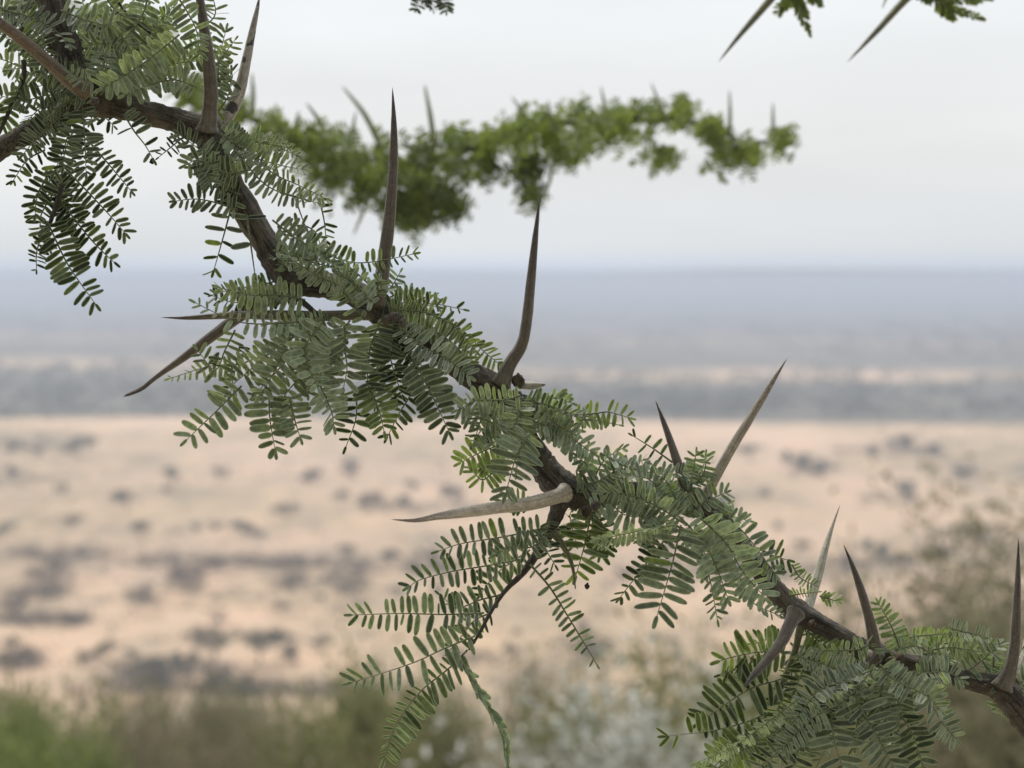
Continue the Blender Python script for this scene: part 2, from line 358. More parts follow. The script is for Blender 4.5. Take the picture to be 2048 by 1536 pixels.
# ---- traced fronds: pts, L, sp, tilt, z(start,end), hue, tone, extra
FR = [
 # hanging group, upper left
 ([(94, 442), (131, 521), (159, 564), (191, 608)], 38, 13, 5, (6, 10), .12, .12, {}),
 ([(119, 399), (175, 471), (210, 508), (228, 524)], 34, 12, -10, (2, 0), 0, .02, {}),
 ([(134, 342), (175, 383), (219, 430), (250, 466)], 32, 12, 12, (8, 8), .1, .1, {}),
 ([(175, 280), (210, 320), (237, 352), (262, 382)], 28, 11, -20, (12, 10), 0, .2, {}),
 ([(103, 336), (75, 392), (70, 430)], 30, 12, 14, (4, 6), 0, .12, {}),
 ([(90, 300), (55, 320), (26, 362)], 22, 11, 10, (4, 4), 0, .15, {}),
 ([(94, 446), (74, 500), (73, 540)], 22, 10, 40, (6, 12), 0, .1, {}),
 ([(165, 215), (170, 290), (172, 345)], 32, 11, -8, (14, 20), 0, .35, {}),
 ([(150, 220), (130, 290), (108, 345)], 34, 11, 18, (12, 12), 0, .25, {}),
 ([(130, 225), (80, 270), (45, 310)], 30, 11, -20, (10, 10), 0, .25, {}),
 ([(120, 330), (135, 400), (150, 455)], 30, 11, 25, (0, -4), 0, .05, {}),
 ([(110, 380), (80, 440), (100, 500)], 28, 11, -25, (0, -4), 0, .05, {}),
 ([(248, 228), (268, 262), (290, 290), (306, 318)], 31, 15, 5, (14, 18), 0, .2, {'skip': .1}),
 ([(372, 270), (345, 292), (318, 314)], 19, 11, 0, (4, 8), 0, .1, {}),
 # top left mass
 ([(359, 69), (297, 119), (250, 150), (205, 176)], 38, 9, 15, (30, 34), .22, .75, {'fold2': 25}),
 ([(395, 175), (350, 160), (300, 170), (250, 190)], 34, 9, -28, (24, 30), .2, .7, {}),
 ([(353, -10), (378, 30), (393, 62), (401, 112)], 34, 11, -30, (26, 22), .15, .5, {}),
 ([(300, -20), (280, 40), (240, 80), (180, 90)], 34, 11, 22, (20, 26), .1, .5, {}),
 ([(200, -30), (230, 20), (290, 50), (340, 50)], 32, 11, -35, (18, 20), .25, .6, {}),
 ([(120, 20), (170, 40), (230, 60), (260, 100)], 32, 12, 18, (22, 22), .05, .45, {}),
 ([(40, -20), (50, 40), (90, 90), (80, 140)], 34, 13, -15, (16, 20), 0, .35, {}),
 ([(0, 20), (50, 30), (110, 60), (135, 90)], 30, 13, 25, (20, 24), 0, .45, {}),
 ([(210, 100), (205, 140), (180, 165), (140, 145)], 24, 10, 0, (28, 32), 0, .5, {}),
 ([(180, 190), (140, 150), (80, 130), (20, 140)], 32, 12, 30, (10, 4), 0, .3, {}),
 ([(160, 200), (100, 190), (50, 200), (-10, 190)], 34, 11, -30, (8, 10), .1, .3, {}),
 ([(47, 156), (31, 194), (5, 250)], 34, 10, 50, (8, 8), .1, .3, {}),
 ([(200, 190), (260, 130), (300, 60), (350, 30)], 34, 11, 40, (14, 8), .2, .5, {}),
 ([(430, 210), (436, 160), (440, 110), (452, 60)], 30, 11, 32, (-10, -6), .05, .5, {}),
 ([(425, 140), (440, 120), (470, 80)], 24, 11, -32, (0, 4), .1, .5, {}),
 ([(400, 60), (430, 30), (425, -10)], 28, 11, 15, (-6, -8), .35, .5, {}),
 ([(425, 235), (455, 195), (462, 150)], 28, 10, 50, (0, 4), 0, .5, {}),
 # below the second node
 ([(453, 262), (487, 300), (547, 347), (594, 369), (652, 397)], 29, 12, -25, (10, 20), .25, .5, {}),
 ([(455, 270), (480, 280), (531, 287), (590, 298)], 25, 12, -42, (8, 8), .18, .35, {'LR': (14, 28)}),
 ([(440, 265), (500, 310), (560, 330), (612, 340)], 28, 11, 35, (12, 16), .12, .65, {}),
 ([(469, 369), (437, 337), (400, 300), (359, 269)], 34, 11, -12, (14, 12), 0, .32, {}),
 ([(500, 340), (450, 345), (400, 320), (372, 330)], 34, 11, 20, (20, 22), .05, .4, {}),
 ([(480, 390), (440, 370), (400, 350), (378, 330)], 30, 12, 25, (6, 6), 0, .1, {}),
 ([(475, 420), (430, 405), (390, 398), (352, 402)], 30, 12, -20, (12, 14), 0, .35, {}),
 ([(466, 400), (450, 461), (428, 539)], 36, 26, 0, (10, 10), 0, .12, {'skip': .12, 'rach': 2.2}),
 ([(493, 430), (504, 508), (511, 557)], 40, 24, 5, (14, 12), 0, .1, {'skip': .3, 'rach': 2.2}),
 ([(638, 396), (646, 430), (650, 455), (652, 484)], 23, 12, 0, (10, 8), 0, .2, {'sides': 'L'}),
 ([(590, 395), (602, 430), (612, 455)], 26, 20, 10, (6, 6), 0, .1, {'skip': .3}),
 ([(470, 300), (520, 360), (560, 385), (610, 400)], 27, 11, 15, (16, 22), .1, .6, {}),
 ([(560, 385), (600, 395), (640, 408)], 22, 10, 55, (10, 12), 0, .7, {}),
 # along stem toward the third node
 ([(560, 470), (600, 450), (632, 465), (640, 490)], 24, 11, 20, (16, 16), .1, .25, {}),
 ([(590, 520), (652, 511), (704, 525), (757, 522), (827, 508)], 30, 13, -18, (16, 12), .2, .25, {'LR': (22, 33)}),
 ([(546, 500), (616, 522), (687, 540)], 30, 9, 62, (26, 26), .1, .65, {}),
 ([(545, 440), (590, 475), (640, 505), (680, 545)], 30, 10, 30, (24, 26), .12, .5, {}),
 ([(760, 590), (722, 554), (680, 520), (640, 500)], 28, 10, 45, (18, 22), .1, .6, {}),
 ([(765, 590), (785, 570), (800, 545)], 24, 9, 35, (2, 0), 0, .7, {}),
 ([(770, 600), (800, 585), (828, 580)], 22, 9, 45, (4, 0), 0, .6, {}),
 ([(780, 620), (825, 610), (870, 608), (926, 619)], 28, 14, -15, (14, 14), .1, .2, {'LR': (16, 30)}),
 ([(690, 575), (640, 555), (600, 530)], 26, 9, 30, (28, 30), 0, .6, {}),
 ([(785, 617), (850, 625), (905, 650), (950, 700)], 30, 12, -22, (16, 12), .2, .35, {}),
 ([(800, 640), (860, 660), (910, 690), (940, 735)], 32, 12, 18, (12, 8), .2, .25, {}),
 ([(800, 655), (842, 690), (889, 715), (938, 752)], 34, 12, 30, (22, 28), .0, .5, {}),
 ([(895, 640), (930, 665), (965, 700), (998, 728)], 28, 10, -35, (4, 0), .3, .35, {}),
 ([(800, 650), (780, 700), (790, 750), (805, 790)], 34, 12, -25, (10, 4), .0, .08, {}),
 # pale mass below the left thorn
 ([(483, 772), (434, 821), (374, 879)], 38, 16, 0, (24, 26), .1, .55, {'wr': .33}),
 ([(539, 772), (539, 831), (550, 900)], 42, 15, -5, (22, 24), .12, .55, {'wr': .33}),
 ([(578, 793), (590, 842), (600, 874)], 34, 13, 15, (26, 26), .08, .75, {}),
 ([(638, 765), (662, 821), (668, 852)], 36, 12, 20, (24, 24), .0, .8, {}),
 ([(640, 640), (581, 645), (511, 648), (458, 638), (392, 606)], 32, 16, -22, (28, 32), .08, .85, {'LR': (22, 34), 'wr': .34}),
 ([(590, 700), (525, 712), (476, 729), (420, 732), (340, 757)], 26, 12, 20, (12, 8), .1, .7, {'tip': .35}),
 ([(645, 645), (612, 690), (616, 732), (636, 776)], 42, 14, 15, (30, 34), .08, .85, {'wr': .33}),
 ([(690, 650), (690, 700), (694, 736), (687, 775)], 46, 15, 10, (26, 22), .0, .55, {}),
 ([(640, 650), (560, 690), (500, 740), (440, 790)], 36, 14, 25, (18, 20), .06, .6, {}),
 ([(610, 600), (560, 590), (500, 590), (440, 575)], 36, 14, 25, (20, 20), .15, .7, {'wr': .33}),
 ([(600, 590), (540, 600), (470, 605), (420, 590)], 28, 13, -25, (2, 0), .0, .1, {}),
 ([(560, 560), (520, 570), (460, 580), (425, 590)], 22, 11, 10, (0, 0), .0, .05, {}),
 ([(600, 650), (570, 700), (545, 750), (520, 790)], 38, 15, -18, (28, 28), .1, .75, {'wr': .33}),
 ([(640, 660), (620, 730), (570, 790), (560, 840)], 38, 14, 28, (20, 18), .05, .6, {}),
 ([(700, 640), (660, 700), (640, 760), (650, 800)], 38, 13, -25, (22, 20), .0, .65, {}),
 ([(470, 660), (450, 700), (430, 740), (395, 700)], 30, 14, 20, (14, 14), .1, .4, {}),
 ([(480, 690), (470, 740), (460, 790)], 28, 16, -10, (6, 6), .1, .25, {'skip': .2}),
 ([(711, 772), (712, 835), (692, 893)], 36, 17, 10, (8, 8), 0, .04, {'skip': .15}),
 ([(732, 762), (757, 817), (768, 862)], 38, 10, 8, (12, 14), .4, .35, {}),
 ([(845, 754), (800, 824), (775, 873)], 32, 14, -10, (0, 0), .05, .04, {}),
 ([(827, 719), (863, 789), (898, 863)], 40, 12, -5, (14, 14), .02, .3, {'wr': .33}),
 ([(760, 640), (740, 700), (735, 760), (745, 800)], 38, 11, 20, (14, 12), .0, .3, {}),
 ([(760, 640), (800, 700), (840, 740), (850, 800)], 34, 11, -25, (8, 6), .0, .12, {}),
 ([(730, 640), (700, 600), (680, 570), (690, 545)], 32, 12, 30, (20, 22), .0, .6, {}),
 # around the fourth node
 ([(915, 812), (950, 830), (985, 845), (1011, 842)], 30, 12, -12, (20, 22), 0, .6, {}),
 ([(1012, 885), (965, 903), (922, 925)], 36, 10, 10, (4, 4), .8, .6, {}),
 ([(1000, 930), (965, 960), (940, 930)], 28, 9, 5, (0, 0), .7, .5, {}),
 ([(1058, 866), (1032, 915), (1012, 985)], 46, 12, 8, (28, 30), .05, .5, {'wr': .27}),
 ([(985, 800), (960, 845), (950, 880)], 30, 12, 25, (22, 20), 0, .5, {}),
 ([(1049, 802), (1092, 809), (1155, 832)], 27, 12, -20, (16, 12), .08, .3, {}),
 ([(1150, 830), (1190, 827), (1217, 824), (1260, 836)], 27, 13, -10, (4, 2), .55, .55, {}),
 ([(1155, 840), (1190, 840), (1238, 850)], 22, 12, 30, (4, 2), .55, .5, {}),
 ([(1061, 840), (1124, 865), (1186, 906)], 34, 12, 18, (16, 10), .0, .85, {}),
 ([(1040, 800), (1030, 850), (1000, 880), (960, 890)], 34, 11, -28, (24, 24), .1, .6, {}),
 ([(1040, 790), (1010, 800), (960, 800), (915, 820)], 30, 11, 22, (26, 26), .0, .6, {}),
 ([(1090, 860), (1130, 880), (1160, 930)], 34, 10, 40, (8, 6), .0, .8, {}),
 ([(1050, 830), (1100, 840), (1140, 870)], 32, 10, -30, (12, 12), .05, .7, {}),
 # centre right cluster
 ([(1200, 906), (1257, 935), (1332, 949), (1372, 943)], 28, 10, 55, (14, 12), .15, .6, {}),
 ([(1345, 925), (1306, 897), (1266, 872)], 24, 22, 10, (0, 0), .05, .2, {'skip': .15, 'rach': 2}),
 ([(1362, 1050), (1344, 1129), (1314, 1232)], 54, 16.5, 0, (26, 30), .05, .55, {'wr': .27}),
 ([(1372, 1046), (1410, 1090), (1435, 1140), (1455, 1195)], 40, 13, 18, (20, 20), .0, .95, {}),
 ([(1400, 1035), (1452, 1086), (1486, 1144), (1530, 1195)], 44, 13, -15, (22, 20), .0, .8, {'wr': .32}),
 ([(1440, 1025), (1475, 1052), (1510, 1092), (1552, 1150)], 32, 14, 25, (4, 4), .0, .6, {'wr': .34}),
 ([(1366, 1046), (1310, 1010), (1260, 990), (1205, 985)], 44, 11, 35, (20, 18), .0, .55, {'wr': .25}),
 ([(1350, 1050), (1290, 1060), (1240, 1070), (1195, 1080)], 34, 9, 66, (30, 32), .1, .9, {}),
 ([(1362, 1000), (1385, 950), (1392, 905)], 24, 11, -15, (8, 6), .05, .5, {}),
 ([(1372, 1029), (1418, 1000), (1452, 985)], 28, 11, 20, (14, 12), .05, .55, {}),
 ([(1345, 1060), (1290, 1130), (1240, 1195)], 30, 15, 15, (14, 10), .0, .3, {'wr': .34}),
 ([(1524, 1100), (1548, 1112), (1575, 1120)], 34, 14, 30, (2, 0), .2, .1, {}),
 ([(1370, 1030), (1340, 1000), (1300, 960), (1260, 950)], 32, 11, -30, (18, 16), .08, .6, {}),
 ([(1330, 1060), (1300, 1100), (1290, 1150)], 32, 12, -20, (10, 8), .0, .25, {}),
 ([(1390, 1040), (1400, 1100), (1420, 1160), (1435, 1240)], 30, 12, 50, (14, 14), .0, .5, {}),
 ([(1430, 1060), (1470, 1130), (1500, 1200), (1560, 1232)], 26, 10, 45, (8, 8), .15, .75, {}),
 ([(1584, 1129), (1600, 1155), (1632, 1172)], 16, 6, 20, (6, 8), .7, .6, {}),
 ([(1578, 1192), (1600, 1188), (1636, 1184)], 17, 6, -30, (10, 10), .5, .7, {'LR': (8, 18)}),
 ([(1640, 1192), (1660, 1198), (1676, 1204)], 20, 6, 10, (8, 8), .8, .7, {'ang': 50}),
 ([(1180, 1020), (1215, 1005), (1250, 1030), (1300, 1035)], 34, 11, 20, (16, 18), .0, .85, {}),
 ([(1160, 985), (1200, 960), (1240, 940), (1290, 930)], 30, 12, 38, (10, 10), .1, .5, {}),
 ([(1060, 1010), (1030, 1000), (1000, 1000)], 28, 10, 20, (0, 0), .2, .2, {}),
 # lower middle twig
 ([(1090, 1056), (1011, 1073), (924, 1087), (878, 1102)], 36, 15, -6, (12, 16), .0, .42, {'skip': .05}),
 ([(1050, 1117), (977, 1131), (903, 1143), (842, 1159), (820, 1172)], 40, 16, 4, (8, 8), .05, .3, {'LR': (42, 36)}),
 ([(968, 1226), (889, 1229), (802, 1227), (705, 1230)], 36, 14.5, -4, (10, 10), .05, .36, {'skip': .06}),
 ([(950, 1272), (889, 1297), (820, 1328), (704, 1365)], 44, 17, 6, (12, 14), .05, .42, {'skip': .05, 'wr': .27}),
 ([(935, 1300), (896, 1338), (840, 1384), (792, 1450), (768, 1520)], 46, 13.5, -8, (8, 4), .25, .25, {'LR': (26, 50)}),
 ([(1060, 1100), (1030, 1120), (990, 1150), (960, 1190)], 34, 14, 20, (2, 0), .1, .2, {}),
 ([(1000, 1190), (960, 1200), (915, 1215), (880, 1190)], 30, 14, -25, (2, 0), .1, .25, {}),
 ([(985, 1225), (950, 1240), (925, 1270), (900, 1300)], 32, 14, 20, (2, 0), .05, .3, {}),
 ([(1095, 1075), (1060, 1095), (1025, 1092), (990, 1110)], 32, 14, -15, (16, 18), .05, .5, {}),
 ([(1182, 1030), (1168, 1094), (1152, 1150)], 46, 13.5, 8, (2, 0), .35, .15, {}),
 ([(1060, 1129), (1099, 1174), (1134, 1230), (1168, 1286), (1193, 1328)], 25, 14, 10, (8, 10), .05, .45, {'skip': .15, 'rach': 2.4}),
 ([(921, 1321), (952, 1377), (980, 1426), (1001, 1464), (1018, 1550)], 26, 9, 35, (14, 14), .0, .95, {'ang': 24, 'wr': .42, 'fold2': 50, 'rach': 3}),
 ([(1100, 1040), (1090, 1090), (1110, 1130)], 28, 12, 30, (10, 10), .0, .2, {}),
 ([(1190, 1030), (1210, 1060), (1200, 1110)], 36, 12, -25, (0, -2), .1, .1, {}),
 # lower right
 ([(1575, 1304), (1516, 1304), (1462, 1315), (1440, 1322)], 48, 13, 5, (2, 0), .5, .25, {'wr': .27}),
 ([(1562, 1358), (1498, 1379), (1427, 1425), (1398, 1446)], 50, 14, -5, (0, 0), .15, .08, {'wr': .27}),
 ([(1540, 1425), (1490, 1445), (1427, 1461), (1335, 1472)], 42, 15, 5, (2, 2), .2, .1, {'skip': .1}),
 ([(1600, 1395), (1540, 1440), (1470, 1490), (1391, 1528)], 26, 9, 62, (28, 28), .0, .75, {}),
 ([(1530, 1460), (1460, 1505), (1400, 1560)], 42, 13, 12, (6, 4), .55, .4, {}),
 ([(1615, 1262), (1654, 1297), (1679, 1329)], 34, 10, -12, (0, 0), .4, .4, {}),
 ([(1590, 1311), (1640, 1326), (1700, 1345), (1760, 1350)], 28, 11, 25, (14, 20), .12, .6, {}),
 ([(1800, 1296), (1782, 1251), (1757, 1206)], 26, 8.5, 8, (6, 6), .45, .7, {}),
 ([(1790, 1300), (1818, 1276), (1860, 1270), (1908, 1265)], 22, 8, -18, (4, 4), .6, .6, {}),
 ([(1790, 1300), (1830, 1292), (1862, 1306), (1895, 1312)], 22, 8, 25, (10, 12), .35, .7, {}),
 ([(1860, 1290), (1900, 1286), (1945, 1286)], 26, 10, -25, (4, 4), .25, .5, {}),
 ([(1930, 1345), (1965, 1320), (2000, 1290)], 30, 12, 15, (2, 2), .1, .4, {}),
 ([(1890, 1255), (1920, 1262), (1970, 1275), (2010, 1300)], 24, 11, 30, (-4, -8), .15, .6, {}),
 ([(1700, 1370), (1722, 1415), (1747, 1461), (1790, 1540)], 44, 13, 5, (24, 28), .03, .42, {}),
 ([(1655, 1395), (1662, 1430), (1668, 1480), (1690, 1550)], 50, 14, -5, (22, 26), .03, .38, {}),
 ([(1846, 1360), (1864, 1410), (1889, 1450), (1912, 1478)], 34, 12, 10, (22, 22), .0, .6, {'wr': .34}),
 ([(1790, 1360), (1800, 1420), (1830, 1480), (1850, 1550)], 42, 13, -20, (16, 14), .0, .35, {}),
 ([(1832, 1350), (1889, 1343), (1925, 1361)], 30, 10, 30, (16, 16), .15, .6, {}),
 ([(1760, 1330), (1790, 1360), (1850, 1390), (1880, 1420)], 34, 12, 25, (26, 30), .05, .55, {}),
 ([(1740, 1340), (1700, 1360), (1640, 1380), (1590, 1440)], 34, 12, -30, (24, 28), .05, .5, {}),
 ([(1740, 1345), (1690, 1400), (1620, 1440), (1560, 1500)], 32, 12, 38, (28, 30), .0, .55, {}),
 ([(1660, 1400), (1600, 1460), (1560, 1500), (1500, 1550)], 34, 12, 15, (18, 18), .0, .2, {}),
 ([(1610, 1440), (1600, 1490), (1580, 1550)], 36, 12, 25, (14, 14), .05, .3, {}),
 ([(1760, 1330), (1740, 1290), (1710, 1300), (1640, 1300)], 26, 11, 35, (12, 14), .2, .5, {}),
 ([(1620, 1290), (1605, 1340), (1590, 1380)], 34, 10, 20, (2, 2), .2, .1, {}),
 ([(1770, 1340), (1760, 1400), (1770, 1450), (1740, 1500)], 36, 13, 30, (20, 22), .0, .5, {}),
]
fr = random.Random(11)
order = sorted(range(len(FR)), key=lambda i: -FR[i][1] * sum(math.dist(a, b) for a, b in zip(FR[i][0], FR[i][0][1:])))
own = set(order[:100]); rest = MB()
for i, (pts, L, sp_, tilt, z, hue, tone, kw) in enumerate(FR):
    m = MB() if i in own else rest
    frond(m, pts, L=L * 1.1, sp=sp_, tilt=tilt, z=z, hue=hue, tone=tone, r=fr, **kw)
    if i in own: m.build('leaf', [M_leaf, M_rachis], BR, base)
# deeper, smaller fronds that fill the tufts: (node x, y, centre x, y, rx, ry, n, hue, tone, zmin, zmax)
TUFTS = [
 (180, 190, 130, 270, 110, 70, 12, .05, .18, -12, 14), (180, 190, 120, 80, 170, 110, 30, .1, .4, -14, 18), (190, 190, 290, 90, 140, 100, 28, .2, .6, -12, 20), (120, 330, 110, 400, 50, 70, 5, 0, .08, -8, 2),
 (415, 265, 440, 320, 80, 60, 6, .05, .3, -10, 16), (430, 265, 540, 330, 90, 50, 5, .15, .5, -6, 14), (440, 170, 445, 110, 30, 60, 4, .1, .5, -14, -4), (560, 530, 600, 500, 70, 40, 9, .1, .45, 2, 24),
 (760, 620, 720, 550, 60, 45, 8, .05, .55, 4, 22), (760, 625, 820, 600, 60, 35, 5, .1, .4, -8, 8), (760, 630, 860, 680, 90, 60, 9, .12, .25, -10, 16), (750, 640, 780, 740, 90, 80, 9, .05, .15, -14, 8),
 (690, 635, 600, 700, 110, 80, 9, .06, .55, -6, 24), (640, 650, 560, 780, 80, 70, 4, .08, .5, 0, 18), (600, 600, 520, 600, 80, 30, 6, .05, .4, -4, 20),
 (1040, 800, 1010, 880, 70, 80, 10, .1, .4, 0, 20), (1045, 800, 1110, 850, 80, 50, 12, .05, .65, -8, 12), (1170, 985, 1220, 930, 90, 50, 12, .1, .6, -10, 14), (1130, 1000, 1140, 1040, 60, 50, 6, .15, .2, -12, 4),
 (1370, 1030, 1310, 1000, 100, 60, 10, .08, .6, -8, 20), (1370, 1035, 1430, 1080, 90, 80, 8, .0, .75, -8, 16), (1370, 1035, 1330, 1090, 60, 50, 6, .0, .4, -6, 14), (1380, 980, 1400, 950, 50, 40, 6, .05, .5, -8, 10),
 (1750, 1325, 1760, 1390, 120, 60, 14, .05, .4, -6, 24), (1750, 1325, 1680, 1450, 120, 80, 15, .05, .35, -10, 18), (1700, 1400, 1790, 1480, 90, 60, 12, .02, .35, -10, 14), (1580, 1290, 1520, 1380, 90, 90, 10, .2, .1, -12, 2),
 (1560, 1440, 1490, 1500, 90, 40, 10, .25, .3, -10, 10), (1800, 1310, 1880, 1300, 90, 30, 10, .3, .5, -10, 8), (2000, 1385, 1990, 1320, 60, 50, 8, .1, .45, -16, 0), (2005, 1385, 2060, 1400, 60, 60, 6, .1, .45, -12, 4), (1605, 1235, 1640, 1290, 60, 50, 5, .3, .35, -14, -2),
]
for (nx, ny, cx, cy_, rx, ry, n, hue, tone, z0, z1) in TUFTS:
    for k in range(int(n * .72 + .5)):
        a = fr.uniform(0, 2 * pi); q = fr.uniform(.35, 1) ** .6
        ex, ey = cx + rx * q * cos(a), cy_ + ry * q * sin(a)
        s = fr.uniform(.15, .5); sx, sy = nx + (ex - nx) * s + fr.uniform(-8, 8), ny + (ey - ny) * s + fr.uniform(-8, 8)
        d = math.dist((sx, sy), (ex, ey))
        if d < 35: sx, sy = ex - (ex - sx) * 35 / max(d, 1), ey - (ey - sy) * 35 / max(d, 1)
        if d > 130: sx, sy = ex - (ex - sx) * 130 / d, ey - (ey - sy) * 130 / d
        mxx, myy = (sx + ex) / 2 + fr.uniform(-12, 12), (sy + ey) / 2 - fr.uniform(-4, 16)
        za = fr.uniform(z0, z1)
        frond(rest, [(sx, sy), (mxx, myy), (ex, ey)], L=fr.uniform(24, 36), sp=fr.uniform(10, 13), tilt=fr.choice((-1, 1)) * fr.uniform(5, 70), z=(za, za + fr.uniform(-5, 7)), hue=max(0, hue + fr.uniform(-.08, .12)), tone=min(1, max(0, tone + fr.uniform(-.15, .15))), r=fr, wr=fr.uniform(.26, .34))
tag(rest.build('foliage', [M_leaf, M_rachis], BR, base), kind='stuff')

# ================================================================== 2. THE BLURRED BRANCH BEHIND
def branch(name, label, base_, D0, stem, sub, clusters, thorn_l, lm, seed):
    r = random.Random(seed); root = empty(name, base_); tag(root, label, 'branch', 'thorny acacia branches')
    m = MB(); stemtube(m, stem, D0=D0, n=120, sides=12, seed=seed); m.build('stem', M_bark, root, base_)
    for s in sub:
        m = MB(); stemtube(m, s, D0=D0, n=20, sides=8, seed=seed); m.build('twig', M_bark, root, base_)
    for t in thorn_l:
        m = MB(); horn(m, t[0], D0=D0, z=t[1], n=14, sides=8, ridges=0); m.build('thorn', t[2] if len(t) > 2 else M_thorn_f, root, base_)
    for (nx, ny, cx, cy_, rx, ry, n, hue, tone) in clusters:
        m = MB(); tone += r.uniform(-.3, .3)
        for k in range(n):
            a = r.uniform(0, 2 * pi); q = r.uniform(.15, 1.2) ** .6
            ex, ey = cx + rx * q * cos(a), cy_ + ry * q * sin(a); s = r.uniform(0, .35)
            sx, sy = nx + (ex - nx) * s, ny + (ey - ny) * s
            d = math.dist((sx, sy), (ex, ey)); lo, hi = 40, 90
            if d < lo: sx, sy = ex - (ex - sx) * lo / max(d, 1), ey - (ey - sy) * lo / max(d, 1)
            if d > hi: sx, sy = ex - (ex - sx) * hi / d, ey - (ey - sy) * hi / d
            za = r.uniform(-40, 40)
            frond(m, [(sx, sy), ((sx + ex) / 2 + r.uniform(-5, 5), (sy + ey) / 2 - r.uniform(-2, 8)), (ex, ey)], L=r.uniform(14, 21), sp=r.uniform(6.5, 8), wr=.36, tilt=r.choice((-1, 1)) * r.uniform(0, 65), z=(za, za + r.uniform(-10, 10)), hue=max(0, hue + r.uniform(-.15, .2)), tone=tone + r.uniform(-.35, .35), D0=D0, r=r, rach=.8)
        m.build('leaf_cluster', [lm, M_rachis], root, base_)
    return root
D2 = 1.42
CL2 = []
def spread(xa, ya, xb, yb, up, dn, n, hue, tone):
    n = int(n * 1.6)
    CL2.append(((xa + xb) / 2, (ya + yb) / 2, (xa + xb) / 2, (ya + yb) / 2 + (dn - up) / 2, abs(xb - xa) / 2 + 24, (up + dn) / 2 * 1.18, n, hue, tone))
spread(20, -20, 120, 20, 50, 60, 10, .3, .5); spread(150, 20, 250, 70, 50, 50, 10, .4, .5); spread(270, 60, 350, 130, 70, 60, 12, .6, .6)
spread(350, 160, 420, 200, 35, 60, 10, .5, .5); spread(440, 215, 500, 235, 30, 45, 14, .5, .5); spread(510, 245, 575, 265, 35, 45, 15, .5, .5)
spread(600, 285, 660, 315, 30, 75, 18, .3, .4); spread(670, 320, 730, 335, 55, 60, 18, .25, .4); spread(740, 330, 800, 330, 60, 60, 17, .3, .35)
spread(810, 325, 870, 310, 55, 60, 20, .2, .3); spread(800, 350, 900, 380, 20, 90, 26, .08, .22); spread(840, 400, 935, 400, 30, 50, 12, .02, .1)
spread(820, 430, 860, 450, 10, 42, 7, .2, .4)
spread(880, 310, 940, 300, 45, 60, 18, .3, .35); spread(950, 295, 1000, 280, 35, 35, 14, .5, .5)
spread(1010, 275, 1060, 260, 50, 50, 18, .6, .6); spread(1030, 320, 1080, 340, 20, 60, 14, .05, .15); spread(1050, 380, 1075, 390, 10, 48, 5, .3, .5)
spread(1075, 255, 1135, 245, 45, 60, 18, .55, .6); spread(1110, 300, 1160, 320, 20, 45, 9, .25, .3)
spread(1145, 245, 1205, 240, 40, 75, 18, .5, .55); spread(1215, 240, 1265, 238, 35, 65, 16, .45, .5); spread(1275, 235, 1325, 235, 35, 50, 15, .25, .35)
spread(1290, 290, 1360, 320, 10, 45, 9, .2, .45); spread(1335, 235, 1385, 242, 38, 30, 13, .4, .4); spread(1395, 245, 1440, 255, 22, 40, 12, .5, .5)
spread(1420, 280, 1470, 310, 15, 60, 13, .35, .4); spread(1475, 275, 1515, 300, 5, 70, 9, .4, .5); spread(1540, 272, 1585, 272, 24, 48, 9, .5, .5)
spread(560, 260, 620, 290, 35, 40, 9, .4, .4); spread(380, 190, 440, 215, 30, 50, 9, .4, .4); spread(930, 320, 1000, 310, 10, 60, 9, .2, .3); spread(640, 340, 700, 370, 10, 60, 9, .2, .3)
spread(700, 350, 760, 380, 10, 60, 12, .2, .2); spread(760, 380, 840, 420, 20, 60, 14, .1, .1); spread(610, 270, 680, 290, 40, 30, 10, .4, .5)
stem2 = [(-120, -90, 8), (60, 0, 8), (200, 70, 7.5), (330, 130, 7.5), (440, 205, 7), (540, 255, 7), (640, 310, 7), (740, 335, 6.5), (830, 325, 6), (930, 300, 6), (1040, 268, 5.5), (1150, 245, 5.5), (1270, 236, 5), (1350, 240, 5), (1430, 258, 4.5), (1490, 285, 4.5), (1550, 280, 3.5), (1590, 268, 2)]
T2 = [([(655, 290, 6), (640, 245, 5), (612, 205, 1.5)], (0, 10)), ([(765, 300, 6.5), (730, 230, 5.5), (684, 172, 1.5)], (0, 0)), ([(868, 300, 6), (862, 240, 5.5), (849, 168, 1.8)], (0, 10)),
      ([(700, 310, 5), (705, 262, 4), (712, 222, 1.2)], (0, 0)), ([(745, 350, 5), (735, 400, 4.5), (706, 472, 1.5)], (0, 20)), ([(503, 235, 6), (506, 190, 5), (504, 145, 1.5)], (0, 0)), ([(595, 290, 5), (595, 240, 4), (598, 222, 1.2)], (0, 0)),
      ([(1060, 262, 4), (1045, 225, 4), (1022, 192, 1)], (0, 0)), ([(1100, 255, 4), (1098, 220, 3.5), (1096, 200, 1)], (0, 0)), ([(1212, 240, 4), (1208, 205, 3.5), (1202, 172, 1)], (0, 0)), ([(1322, 236, 4), (1315, 200, 3.5), (1302, 165, 1)], (0, 0)),
      ([(1458, 268, 4.5), (1460, 230, 4), (1459, 180, 1.3)], (0, 0)), ([(1548, 280, 4), (1546, 240, 3.5), (1546, 205, 1.2)], (0, 0)), ([(1110, 300, 4), (1100, 360, 3.5), (1085, 400, 1)], (0, 0))]
branch('acacia_branch', 'blurred leafy acacia branch with short upright thorns, reaching right behind the sharp branch', P(-120, -90, D2), D2, stem2,
       [[(760, 335, 4), (810, 370, 3.5), (870, 400, 2)], [(1040, 268, 3), (1060, 330, 2.5), (1065, 400, 1.5)], [(1430, 258, 3), (1460, 310, 1.5)]], CL2, T2, M_leaf_far, 5)
